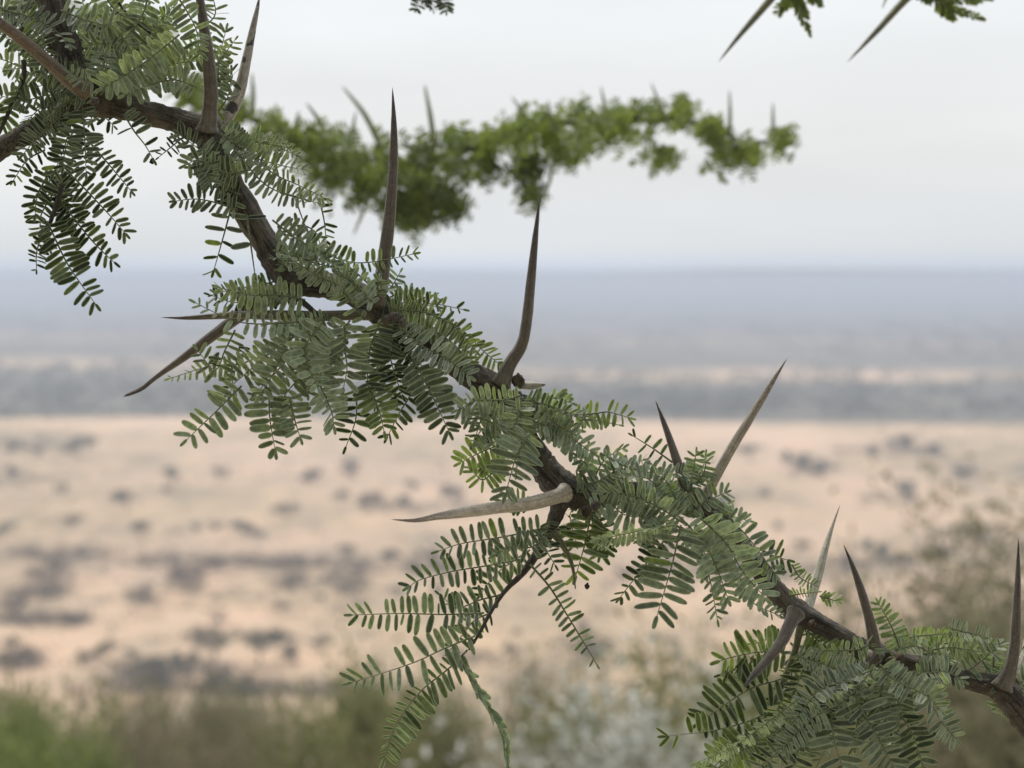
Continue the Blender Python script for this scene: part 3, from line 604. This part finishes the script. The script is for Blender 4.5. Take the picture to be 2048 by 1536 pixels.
# branches that dip in over the top edge
D3 = 1.02
branch('acacia_branch', 'slightly blurred acacia branch above the top right edge, two long green thorns pointing down left', P(2500, -320, D3), D3,
       [(1380, -60, 4), (1480, -70, 6), (1560, -75, 8), (1700, -80, 9), (1850, -75, 10), (2000, -90, 11), (2200, -160, 12), (2500, -320, 15)], [],
       [(1700, -80, 1700, -90, 60, 40, 9, .3, .4), (2000, -90, 2010, -95, 60, 45, 9, .3, .4), (1450, -70, 1440, -80, 50, 40, 7, .3, .4)],
       [([(1590, -70, 11), (1560, -25, 9), (1530, 12, 7.5), (1480, 70, 5), (1437, 124, .8)], (0, 10), M_thorn_o), ([(1880, -70, 11), (1850, -35, 9.5), (1810, 0, 8), (1750, 66, 5.5), (1694, 125, .8)], (0, 10), M_thorn_o),
        ([(1790, -78, 8), (1778, -20, 4), (1764, 18, .8)], (-20, -60))], M_leaf_far, 9)
root3 = [o for o in col.objects if o.name.startswith('acacia_branch')][-1]
for (pts, L, tn) in (([(1582, -60), (1592, -10), (1603, 30), (1616, 62)], 19, .15), ([(1588, -10), (1570, 8), (1552, 22)], 20, .2), ([(1600, -60), (1612, -20), (1638, 4)], 22, .2),
                     ([(1850, -50), (1868, -10), (1884, 12), (1902, 34)], 22, .2), ([(1860, -30), (1900, -4), (1975, -2)], 18, .35), ([(1884, 8), (1915, 22), (1965, 38)], 14, .35), ([(1835, -50), (1842, -10), (1856, 6)], 20, .3)):
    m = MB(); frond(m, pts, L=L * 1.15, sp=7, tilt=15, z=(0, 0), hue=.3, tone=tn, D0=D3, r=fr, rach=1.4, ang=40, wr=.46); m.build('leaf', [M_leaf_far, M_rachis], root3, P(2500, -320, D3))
b4 = P(1100, -260, .95)
r4 = empty('acacia_branch', b4); tag(r4, 'dark tuft of acacia leaflets dipping in at the top centre edge', 'branch', 'thorny acacia branches')
m = MB(); stemtube(m, [(1100, -260, 10), (980, -150, 8), (880, -70, 6), (800, -50, 4)], D0=.95, n=30, sides=10); m.build('stem', M_bark, r4, b4)
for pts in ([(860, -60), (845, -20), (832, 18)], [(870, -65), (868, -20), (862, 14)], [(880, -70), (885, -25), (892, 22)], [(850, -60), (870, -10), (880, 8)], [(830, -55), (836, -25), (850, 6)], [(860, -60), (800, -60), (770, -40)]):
    m = MB(); frond(m, pts, L=25, sp=8, tilt=25, z=(0, 10), hue=.0, tone=.0, D0=.95, r=fr, rach=1.4, wr=.38); m.build('leaf', [M_leaf, M_rachis], r4, b4)  # lowest tone paints the tuft's backlit silhouette into its leaf colour

# ================================================================== 3. TERRAIN
def hill_z(x, y):
    d = math.hypot(x * .9, max(y, 0)) if y > 0 else math.hypot(x * .3, y * .1)
    z = -1.6 - .262 * max(0, d - 1)
    z = max(z, -H) if z > -H + 6 else -H + 6 * exp((z + H - 6) / 6) if z > -H - 60 else -H
    return z
gm = MB()
ys = [-400, -150, -60, -25, -12, -6, -3, 0] + [2, 4, 7, 10, 14, 18, 23, 29, 36, 44, 53, 63, 75, 90, 105, 125, 145, 170, 195, 220, 245, 270, 290, 305, 320, 335, 350, 370, 400, 450, 520, 600, 700, 850, 1000, 1300, 1700, 2300, 3200, 4500, 6500, 9500, 14000, 22000, 40000]
us = [-1, -.6, -.38, -.24, -.15, -.10, -.07, -.05, -.03, -.015, 0, .015, .03, .05, .07, .10, .15, .24, .38, .6, 1]
ids = []
for y in ys:
    row = []
    wx = 250 + abs(y) * .55
    for u_ in us:
        x = u_ * wx * 1.2
        z = hill_z(x, y)
        if z > -H + 1: z += .25 * mnoise.noise(Vector((x * .15, y * .15, 0))) * min(1, math.hypot(x, y) / 12)
        row.append(gm.vert((x, y, z)))
    ids.append(row)
for j in range(len(ys) - 1):
    for i in range(len(us) - 1): gm.face((ids[j][i], ids[j][i + 1], ids[j + 1][i + 1], ids[j + 1][i]))
def ground_mat():
    m, t, Nn, L, b = newmat('savanna_ground')
    tcn = Nn.new('ShaderNodeTexCoord'); sx = Nn.new('ShaderNodeSeparateXYZ'); L.new(tcn.outputs['Object'], sx.inputs[0])
    # slow wobble of the vegetation belts
    wob = noise(t, 1, 3, .5, stretch=(.0011, .0009, 0)); wm = Nn.new('ShaderNodeMapRange'); L.new(wob, wm.inputs[0])
    wm.inputs['From Min'].default_value = .3; wm.inputs['From Max'].default_value = .7; wm.inputs['To Min'].default_value = .93; wm.inputs['To Max'].default_value = 1.07
    yy = Nn.new('ShaderNodeMath'); yy.operation = 'MULTIPLY'; L.new(wm.outputs[0], yy.inputs[1])
    kf = Nn.new('ShaderNodeMapRange'); L.new(sx.outputs[1], kf.inputs[0]); kf.inputs['From Min'].default_value = 1300; kf.inputs['From Max'].default_value = 2100; kf.inputs['To Min'].default_value = 0; kf.inputs['To Max'].default_value = .39
    kx = Nn.new('ShaderNodeMath'); kx.operation = 'MULTIPLY_ADD'; L.new(kf.outputs[0], kx.inputs[0]); L.new(sx.outputs[0], kx.inputs[1]); L.new(sx.outputs[1], kx.inputs[2]); L.new(kx.outputs[0], yy.inputs[0])
    iv = Nn.new('ShaderNodeMath'); iv.operation = 'DIVIDE'; iv.inputs[0].default_value = 300.; L.new(yy.outputs[0], iv.inputs[1])   # 300/y: 1 at 300 m, 0 far away
    cover = ramp(t, iv.outputs[0], [(0, .95), (.035, .85), (.075, .80), (.105, .72), (.118, .50), (.130, .88), (.150, .92), (.155, .30), (.173, .18), (.180, .80), (.20, .86), (.246, .86), (.254, .10), (.28, .22), (.34, .30), (.42, .22), (.50, .42), (.55, .24), (.66, .20), (.75, .30), (.9, .45), (1, .6)])
    n1 = noise(t, 1, 5, .6, stretch=(.006, .0035, 0)); n2 = noise(t, 1, 4, .6, stretch=(.055, .018, 0)); n3 = noise(t, .6, 4, .6)
    ad = Nn.new('ShaderNodeMath'); ad.operation = 'MULTIPLY_ADD'; L.new(n1, ad.inputs[0]); ad.inputs[1].default_value = 1.5; L.new(cover, ad.inputs[2])
    ad2 = Nn.new('ShaderNodeMath'); ad2.operation = 'MULTIPLY_ADD'; L.new(n2, ad2.inputs[0]); ad2.inputs[1].default_value = .95; L.new(ad.outputs[0], ad2.inputs[2])
    veg = ramp(t, (lambda q: (setattr(q, 'operation', 'MULTIPLY'), L.new(ad2.outputs[0], q.inputs[0]), setattr(q.inputs[1], 'default_value', .46), q.outputs[0])[-1])(Nn.new('ShaderNodeMath')), [(.54, 0.0), (.90, 1.0)])
    grass = mixc(t, ramp(t, n2, [(.35, 0.0), (.65, 1.0)]), (.66, .445, .31), (.78, .555, .385))
    grass = mixc(t, ramp(t, n1, [(.40, 0.0), (.62, 1.0)]), grass, (.74, .53, .31))
    scrub = mixc(t, n2, (.11, .10, .075), (.20, .175, .14))
    c = mixc(t, veg, grass, scrub)
    # hillside under the viewer: dry grass and stones
    hz = ramp(t, (lambda q: (setattr(q, 'operation', 'MULTIPLY_ADD'), L.new(sx.outputs[2], q.inputs[0]), setattr(q.inputs[1], 'default_value', 1 / 80), setattr(q.inputs[2], 'default_value', 1.0), q.outputs[0])[-1])(Nn.new('ShaderNodeMath')), [(.02, 0.0), (.08, 1.0)])
    slope = mixc(t, ramp(t, n3, [(.4, 0.0), (.6, 1.0)]), (.22, .19, .11), (.34, .28, .18))
    c = mixc(t, hz, c, slope)
    L.new(c, b.inputs['Base Color']); b.inputs['Roughness'].default_value = .95; b.inputs['Specular IOR Level'].default_value = .1
    return m
tag(gm.build('ground', ground_mat()), 'dry savanna plain of pale grass with belts of scrub below a hillside', kind='structure')
# low far ridge
hm = MB(); ir = []
for i in range(61):
    x = -16000 + i * 533; hh = 45 + 90 * (mnoise.noise(Vector((i * .09, 3, 0))) + .5) + (25 if x > -1500 else 0)
    ir.append((hm.vert((x, 27000, -H - 5)), hm.vert((x, 29500, -H + hh * .8)), hm.vert((x, 32000, -H + hh)), hm.vert((x, 36000, -H - 5))))
for a, b in zip(ir, ir[1:]):
    for q in range(3): hm.face((a[q], b[q], b[q + 1], a[q + 1]))
tag(hm.build('hills', plain_mat('hills', (.10, .10, .07), (.2, .17, .12), .0005)), 'low ridge fading into haze along the horizon', kind='structure')

# ================================================================== 4. SAVANNA TREES, SCRUB, HILLSIDE BUSHES
def veg_mat(name, a, b_, scale=1.2, trans=.2, rough=.8):
    m, t, Nn, L, b = newmat(name)
    oi = Nn.new('ShaderNodeObjectInfo')
    c = mixc(t, attr(Nn, 'var'), a, b_)
    c = mixc(t, ramp(t, oi.outputs['Random'], [(0, 0.0), (1, .35)]), c, (a[0] * 1.1, a[1] * .8, a[2]))
    L.new(c, b.inputs['Base Color']); b.inputs['Roughness'].default_value = rough; b.inputs['Specular IOR Level'].default_value = .2
    tr = Nn.new('ShaderNodeBsdfTranslucent'); L.new(c, tr.inputs[0]); ms = Nn.new('ShaderNodeMixShader'); ms.inputs[0].default_value = trans
    L.new(b.outputs[0], ms.inputs[1]); L.new(tr.outputs[0], ms.inputs[2]); L.new(ms.outputs[0], Nn['Material Output'].inputs[0])
    return m
V_plain = veg_mat('plain_tree_leaves', (.085, .095, .06), (.18, .185, .12))
V_scrub = veg_mat('scrub_leaves', (.12, .108, .08), (.22, .20, .15))
V_green = veg_mat('bush_green', (.13, .17, .06), (.32, .37, .13), trans=.4)
V_olive = veg_mat('bush_olive', (.15, .16, .07), (.33, .34, .16), trans=.42)
V_brown = veg_mat('bush_brown', (.17, .165, .10), (.34, .325, .21), trans=.42)
V_white = veg_mat('bush_white', (.17, .185, .12), (.85, .86, .83), trans=.4)
M_trunk = plain_mat('trunk_bark', (.07, .055, .04), (.16, .13, .10), 3, .9)
M_ptwig = plain_mat('pale_twig', (.22, .19, .14), (.40, .36, .28), 6, .9)
def leafcard(mb, c, s, r, var):
    d = Vector((r.gauss(0, 1), r.gauss(0, 1), r.gauss(0, .8))).normalized(); u = d.orthogonal().normalized(); v = d.cross(u)
    a = r.uniform(0, 2 * pi); u, v = u * cos(a) + v * sin(a), v * cos(a) - u * sin(a); l = s * r.uniform(.7, 1.3)
    q = [mb.vert(c + u * l + v * 0, var=var), mb.vert(c + v * (l * .45) + d * (l * .1), var=var), mb.vert(c - u * l, var=var), mb.vert(c - v * (l * .45) + d * (l * .1), var=var)]
    mb.face(tuple(q))
def make_tree(name, hgt, cr, flat, nclump, ncard, card, leafm, seed, trunk_r=.15, stems=1, low=.45, twm=None, part='crown', loose=.5):
    """base at origin; returns (trunk mesh, crown mesh)"""
    r = random.Random(seed); tm, cm_ = MB(), MB(); tips = []
    for s in range(stems):
        a0 = r.uniform(0, 2 * pi); lean = .1 if stems == 1 else .4
        top = Vector((cos(a0) * lean * hgt * .4, sin(a0) * lean * hgt * .4, hgt * low))
        tube(tm, [(Vector((0, 0, -.3)).lerp(top, f) + Vector((r.uniform(-.04, .04) * hgt * .3, 0, 0)) * (f > 0), trunk_r * (1 - .45 * f)) for f in (0, .25, .5, .75, 1)], 7, 0)
        for b in range(max(3, nclump // stems)):
            a = r.uniform(0, 2 * pi); q = math.sqrt(r.uniform(.05, 1))
            hz = hgt * (low + (1 - low) * r.uniform(.35, 1)) if not flat else hgt * r.uniform(.72, 1) - q * q * hgt * .12
            e_ = Vector((cos(a) * cr * q, sin(a) * cr * q, hz * (1 - .15 * q)))
            st = Vector((0, 0, 0)).lerp(top, r.uniform(.5, 1)); mid = st.lerp(e_, .5) + Vector((0, 0, r.uniform(-.05, .08) * hgt))
            tube(tm, [(st, trunk_r * .38), (mid, trunk_r * .24), (e_, trunk_r * .07)], 5, 0)
            tips.append((e_, mid))
            for _ in range(2):
                e2 = e_ + Vector((r.gauss(0, 1), r.gauss(0, 1), r.gauss(0, .6))) * cr * .22
                tube(tm, [(mid.lerp(e_, .6), trunk_r * .12), (e2, trunk_r * .04)], 4, 0); tips.append((e2, e_))
    for i in range(ncard):
        e_, mid = r.choice(tips); c = mid.lerp(e_, r.uniform(.55, 1.1)) + Vector((r.gauss(0, 1), r.gauss(0, 1), r.gauss(0, .55 if flat else .8))) * cr * .16 * loose * 2
        c.z = max(c.z, .15)
        leafcard(cm_, c, card, r, min(1, max(0, r.gauss(.45, .28) + .5 * mnoise.noise(c * 2.2))))
    a = tm.build('trunk', twm or M_trunk); b = cm_.build(part, leafm, smooth=False)
    col.objects.unlink(a); col.objects.unlink(b); return a, b
def place(proto, name, loc, sc, rz, label, cat, group, sz=None):
    r_ = empty(name, loc); r_.scale = (sc, sc, sz or sc); r_.rotation_euler = (0, 0, rz); tag(r_, label, cat, group)
    for p in proto:
        c = p.copy(); col.objects.link(c); c.parent = r_
        if c.name.startswith('flowers'): c['kind'] = 'stuff'
    return r_
gr = random.Random(21)
flatT = [make_tree('t', 6.0, 4.2, True, 12, 620, .34, V_plain, 30 + i, .22, 1, .5) for i in range(3)]
roundT = [make_tree('t', 4.6, 2.9, False, 10, 560, .34, V_plain, 40 + i, .16, 2, .25) for i in range(3)]
bushT = [make_tree('t', 2.6, 2.4, False, 9, 420, .28, V_scrub, 50 + i, .09, 3, .12) for i in range(3)]
# (px, py of the foot, width px, shape, how it looks)
PT = [(160, 915, 60, 'r'), (125, 988, 30, 'r'), (255, 1022, 62, 'f'), (345, 962, 38, 'r'), (440, 958, 36, 'r'), (280, 1072, 46, 'r'), (140, 1052, 46, 'b'), (575, 1044, 56, 'f'), (487, 1074, 52, 'r'),
      (520, 1078, 34, 'b'), (615, 966, 60, 'b'), (708, 955, 46, 'b'), (825, 980, 28, 'r'), (690, 1112, 34, 'r'), (780, 1126, 44, 'r'), (865, 1126, 56, 'b'), (560, 1232, 44, 'f'), (640, 1202, 26, 'b'), (640, 1300, 40, 'r'),
      (440, 1244, 30, 'b'), (330, 985, 28, 'b'), (1500, 924, 56, 'f'), (1590, 946, 60, 'r'), (1645, 954, 60, 'b'), (1530, 996, 26, 'r'), (1800, 902, 70, 'b'), (1740, 910, 40, 'b'), (1815, 998, 50, 'r'), (1860, 915, 60, 'b'),
      (1440, 1018, 56, 'b'), (1600, 1108, 46, 'f'), (1750, 1124, 62, 'r'), (1700, 1130, 44, 'b'), (1020, 1312, 34, 'r'), (1035, 1270, 24, 'b'), (1170, 1262, 40, 'b'), (75, 912, 44, 'b'), (20, 905, 50, 'b'), (20, 955, 44, 'b'),
      (10, 1075, 40, 'r'), (700, 935, 40, 'b'), (740, 1022, 70, 'b'), (800, 1016, 50, 'b'), (680, 1000, 40, 'b'), (900, 1000, 60, 'b'), (430, 1060, 34, 'b'), (395, 1062, 30, 'b'),
      (430, 1325, 110, 'f'), (520, 1330, 120, 'f'), (370, 1345, 60, 'r'), (300, 1352, 60, 'r'), (210, 1322, 52, 'r'), (262, 1318, 30, 'r'), (160, 1325, 46, 'b'), (20, 1335, 56, 'b'), (25, 1300, 40, 'r'),
      (590, 1322, 60, 'b'), (330, 1375, 90, 'b'), (420, 1385, 90, 'b'), (500, 1392, 80, 'b'), (1180, 1320, 60, 'b'), (1330, 1140, 50, 'b'), (1480, 1150, 60, 'b'), (1880, 1120, 60, 'b'), (1960, 1080, 60, 'b'), (1560, 1060, 30, 'b'),
      (1930, 960, 60, 'b'), (1420, 925, 26, 'b'), (1340, 1100, 36, 'b'), (1250, 1160, 50, 'b'), (800, 1190, 34, 'b'), (880, 1190, 40, 'b')]
NM = {'f': 'flat_topped_tree', 'r': 'savanna_tree', 'b': 'savanna_bush'}
WD = {'f': 9.0, 'r': 6.6, 'b': 5.6}
ROW = [(940, 'far plain'), (1030, 'upper plain'), (1140, 'middle plain'), (1260, 'lower plain'), (9999, 'nearest plain')]
COLN = [(230, 'by the left edge'), (480, 'left'), (760, 'left of centre'), (1100, 'under the branch'), (1450, 'centre right'), (1750, 'right'), (9999, 'by the right edge')]
KN = {'f': 'flat topped dark tree', 'r': 'round dark tree', 'b': 'low grey bush'}
keys = {}
for p in sorted(PT): keys.setdefault((next(n for y, n in ROW if p[1] < y), next(n for x, n in COLN if p[0] < x), p[3]), []).append(p)
ORD = ['first', 'second', 'third', 'fourth', 'fifth', 'sixth', 'seventh', 'eighth']
for i, p in enumerate(PT):
    px, py, wd, k = p
    g = G(px, py); s = wd / F * g.length / WD[k]
    pr = {'f': flatT, 'r': roundT, 'b': bushT}[k][i % 3]
    rn = next(n for y, n in ROW if py < y); cn_ = next(n for x, n in COLN if px < x); kk = keys[(rn, cn_, k)]
    lb = '%s on the %s, %s' % (KN[k], rn, cn_)
    if len(kk) > 1: lb += ', ' + (ORD[kk.index(p)] + ' from left' if len(kk) > 2 else ('the left one', 'the right one')[kk.index(p)])
    place(pr, NM[k], g, s, gr.uniform(0, 6.28), lb, 'tree' if k != 'b' else 'bush', 'scattered trees and bushes on the plain')
# thickets: belts of scrub that read as one mass
BELT = [(470, 1130, 230, 12, 90), (120, 1112, 110, 10, 36), (80, 1190, 80, 12, 24), (85, 1245, 95, 9, 40), (105, 1160, 45, 28, 34), (280, 1195, 26, 20, 14), (370, 1165, 40, 26, 30), (590, 1168, 28, 16, 18), (695, 1160, 36, 34, 30), (330, 1345, 140, 14, 36),
        (30, 1215, 30, 14, 14), (90, 885, 120, 16, 30), (1620, 940, 60, 8, 14), (1780, 905, 110, 7, 24), (860, 1140, 60, 14, 22), (40, 1325, 50, 20, 20), (880, 1020, 120, 10, 24), (700, 1225, 30, 20, 8), (1160, 1290, 60, 16, 10), (1500, 1150, 200, 18, 46), (1950, 1090, 120, 30, 40), (1750, 1130, 80, 14, 20), (950, 1320, 60, 12, 12),
        (500, 1385, 300, 10, 60), (1780, 1000, 60, 10, 14), (1400, 1030, 90, 8, 16), (30, 960, 60, 8, 10), (250, 1370, 80, 12, 14)]
sb = MB()
def clump(mb, c, wdt, h, n, r, size):
    for _ in range(n):
        q = Vector((r.gauss(0, .33) * wdt, r.gauss(0, .33) * wdt, abs(r.gauss(.45, .28)) * h)); leafcard(mb, c + q, size, r, min(1, max(0, r.gauss(.45, .3))))
for (cx, cy_, rx, ry, n) in BELT:
    for _ in range(n):
        a = gr.uniform(0, 6.28); q = math.sqrt(gr.random()); g = G(cx + rx * q * cos(a), cy_ + ry * q * sin(a)); s_ = gr.uniform(.6, 1.3)
        clump(sb, g, 4.4 * s_, 2.2 * s_, 34, gr, .42 * s_)
        g = G(cx + rx * 1.5 * gr.gauss(0, .6), cy_ + (ry + 6) * 1.3 * gr.gauss(0, .6)); clump(sb, g, 4.0 * s_, 1.3 * s_, 10, gr, .42 * s_)
for _ in range(4200):
    g = G(gr.uniform(-400, 2450), 850 + 540 * gr.random() ** 1.3)
    if mnoise.noise(Vector((g.x * .012, g.y * .006, 5))) + gr.uniform(-.35, .35) < 0: continue
    s_ = gr.uniform(.35, 1.0); clump(sb, g, 5.0 * s_, 1.3 * s_, 16, gr, .45 * s_)
tag(sb.build('scrub', V_scrub, smooth=False), 'low grey scrub in ragged belts across the pale plain', 'scrub', kind='stuff')
fw = MB()
for _ in range(5200):
    y_px = 560 + 276 * gr.random() ** .75; x_px = gr.uniform(-500, 2550); g = G(x_px, y_px)
    dens = .5 + mnoise.noise(Vector((g.x * .0025, g.y * .0018, 1)))
    light = abs(y_px - (708 + (x_px - 200) * .016)) < 20
    if gr.random() > (dens * (.15 if light else 1.25)): continue
    s_ = gr.uniform(.8, 1.7) * (1 + g.y / 5000)
    clump(fw, g, 9 * s_, 3.0 * s_, 11, gr, 1.25 * s_)
tag(fw.build('distant_woodland', V_plain, smooth=False), 'hazy dark belts of far woodland below the horizon', 'woodland', kind='stuff')

# hillside bushes close below: (px of centre, py of top, distance, width px, colour, label)
greenB = [make_tree('t', 3.4, 2.4, False, 16, 5200, .10, V_green, 70 + i, .08, 3, .15) for i in range(2)]
oliveB = [make_tree('t', 3.4, 2.4, False, 16, 4600, .10, V_olive, 80 + i, .08, 3, .15) for i in range(2)]
brownB = [make_tree('t', 3.4, 2.5, False, 16, 3800, .09, V_brown, 90 + i, .08, 3, .15) for i in range(2)]
HB = [(70, 1440, 34, 330, 'g', 'bright green rounded bush at the bottom left corner'), (-160, 1420, 40, 330, 'o', 'olive bush cut by the left edge at the bottom'),
      (330, 1405, 44, 300, 'n', 'grey brown bush right of the bright green bush at the bottom left'), (200, 1410, 60, 260, 'n', 'far brown bush behind the bright green corner bush'),
      (500, 1400, 52, 240, 'n', 'brown bush left of the tall olive bush along the bottom'), (670, 1365, 36, 300, 'o', 'tall olive green bush below the centre left'),
      (600, 1440, 28, 260, 'o', 'low olive bush in front of the tall olive bush'), (860, 1385, 46, 260, 'o', 'olive grey bush right of the tall olive bush'), (960, 1395, 58, 260, 'n', 'dull brown bush left of the white flowering shrub'),
      (420, 1470, 26, 280, 'n', 'nearest brown bush at the bottom edge, left of centre'), (1080, 1370, 50, 240, 'n', 'brown bush behind the left side of the white shrub'), (1560, 1330, 34, 330, 'o', 'olive bush behind the lower right leaf tuft'),
      (1420, 1350, 48, 260, 'n', 'brown bush behind the right side of the white shrub'), (1760, 1210, 42, 330, 'n', 'brown bush behind the two upright thorns at lower right'), (1960, 1215, 30, 190, 'g', 'small green bush in the gap left of the right edge thorn'),
      (1980, 1380, 24, 320, 'o', 'olive bush at the bottom right corner'), (1740, 1420, 26, 320, 'n', 'brown bush low behind the hanging fronds at lower right'), (2080, 1180, 50, 300, 'n', 'brown bush cut by the right edge'), (780, 1470, 24, 260, 'o', 'near olive bush under the hanging fronds at bottom centre'), (130, 1480, 24, 260, 'g', 'low green bush on the bottom edge at left'), (-60, 1395, 70, 260, 'n', 'brown bush far behind the left edge'), (1180, 1400, 22, 360, 'o', 'olive bush behind the white flowers, left half'), (1380, 1390, 21, 330, 'o', 'olive bush behind the white flowers, right half'),
      (20, 1405, 56, 240, 'o', 'far olive bush above the bright green corner bush'), (260, 1412, 50, 230, 'o', 'far olive bush between the green corner bush and the brown bushes'), (420, 1400, 62, 250, 'o', 'farthest olive bush left of the tall olive bush'),
      (760, 1395, 60, 230, 'n', 'far brown bush right behind the tall olive bush'), (1650, 1290, 46, 300, 'o', 'far olive bush behind the forked thorns'), (1860, 1290, 40, 300, 'o', 'olive bush behind the two rightmost upright thorns')]
for i, (px, py, D, wd, k, lb) in enumerate(HB):
    top = P(px, py, D); gz = hill_z(top.x, top.y); hgt = top.z - gz; s = wd / F * D / 5.2
    place({'g': greenB, 'o': oliveB, 'n': brownB}[k][i % 2], 'hillside_bush', (top.x, top.y, gz), s, gr.uniform(0, 6.28), lb, 'bush', 'bushes on the near hillside', sz=max(.3, hgt / 3.4))
# pale flowering shrub (bottom centre right) and the thin shrub at the right edge
def shrub(name, px, py, D, wd, leafm, n, card, seed, lb, twm, part, nclump=22, stems=5, loose=.6, tr=.03):
    top = P(px, py, D); gz = hill_z(top.x, top.y); hgt = top.z - gz; pr = make_tree('t', hgt, wd / F * D / 2, False, nclump, n, card, leafm, seed, tr, stems, .35, twm, part, loose)
    return place(pr, name, (top.x, top.y, gz), 1, 0, lb, 'shrub', None)
shrub('flowering_shrub', 1230, 1340, 13, 580, V_white, 2100, .040, 101, 'pale shrub dotted with white flowers, blurred at the bottom centre', M_ptwig, 'flowers', 30, 6, .95)
shrub('flowering_shrub', 1200, 1410, 12, 420, V_white, 1500, .040, 102, 'smaller white flowered shrub low on the bottom edge', M_ptwig, 'flowers', 24, 5, .95)
shrub('twiggy_shrub', 1330, 1230, 14.5, 460, V_olive, 1000, .040, 103, 'thin twiggy shrub rising behind the white flowered shrub', M_ptwig, 'leaves', 20, 5, .8)
shrub('twiggy_shrub', 2010, 905, 19, 420, V_brown, 1700, .055, 104, 'tall sparse brown shrub at the right edge', M_trunk, 'leaves', 30, 6, .8)
shrub('twiggy_shrub', 1850, 1120, 18, 420, V_brown, 1500, .055, 105, 'sparse brown shrub left of the tall shrub at the right edge', M_trunk, 'leaves', 26, 6, .8)
shrub('twiggy_shrub', 1620, 1260, 16, 360, V_olive, 1100, .045, 106, 'sparse olive shrub behind the forked thorns at lower right', M_ptwig, 'leaves', 20, 5, .8)

# added unseen tree: its crown above and behind the camera shades the near branch
tr_ = empty('added_shade_acacia', (2.3, -1.7, -2.2)); tag(tr_, 'unseen acacia added to shade the near branch, its crown over the viewpoint', 'tree')
ta_, tb_ = MB(), MB(); rr = random.Random(77)
tube(ta_, [(Vector((2.3, -1.7, -2.2)), .16), (Vector((2.2, -1.65, -1.0)), .13), (Vector((1.9, -1.5, .1)), .11), (Vector((1.4, -1.3, .7)), .09)], 12, 0, .12)
for k in range(34):
    a = rr.uniform(0, 6.28); q = math.sqrt(rr.random()); tip = Vector((.2 + 3.4 * q * cos(a), -1.5 + 2.1 * q * sin(a), rr.uniform(.75, 1.35)))
    md = Vector((1.5, -1.3, .6)).lerp(tip, .5) + Vector((0, 0, .12)); tube(ta_, [(Vector((1.55, -1.35, .55)), .04), (md, .022), (tip, .006)], 6, 0, .1)
    for _ in range(420):
        c = md.lerp(tip, rr.uniform(.1, 1.15)) + Vector((rr.gauss(0, .3), rr.gauss(0, .3), rr.gauss(0, .10)))
        if c.z > .45 and c.y < .75: leafcard(tb_, c, .055, rr, min(1, max(0, rr.gauss(.4, .25))))
ta_.build('trunk', M_trunk, tr_, (2.3, -1.7, -2.2)); tb_.build('crown', V_plain, tr_, (2.3, -1.7, -2.2), smooth=False)

# ================================================================== 5. HAZE
hz = MB(); X0, X1, Y0, Y1, Z0, Z1 = -27500, 27500, -450, 40500, -H - 7, 3.0
vv = [hz.vert(p) for p in ((X0, Y0, Z0), (X1, Y0, Z0), (X1, Y1, Z0), (X0, Y1, Z0), (X0, Y0, Z1), (X1, Y0, Z1), (X1, Y1, Z1), (X0, Y1, Z1))]
for f in ((0, 3, 2, 1), (4, 5, 6, 7), (0, 1, 5, 4), (1, 2, 6, 5), (2, 3, 7, 6), (3, 0, 4, 7)): hz.face(tuple(vv[i] for i in f))
hmat = bpy.data.materials.new('haze'); hmat.use_nodes = True; ht = hmat.node_tree; ht.nodes.clear()
ho = ht.nodes.new('ShaderNodeOutputMaterial'); pv = ht.nodes.new('ShaderNodeVolumePrincipled')
pv.inputs['Color'].default_value = (.61, .69, .83, 1); pv.inputs['Density'].default_value = 3.9e-4; pv.inputs['Anisotropy'].default_value = .2
ht.links.new(pv.outputs[0], ho.inputs['Volume'])
tag(hz.build('haze', hmat, smooth=False), kind='stuff')
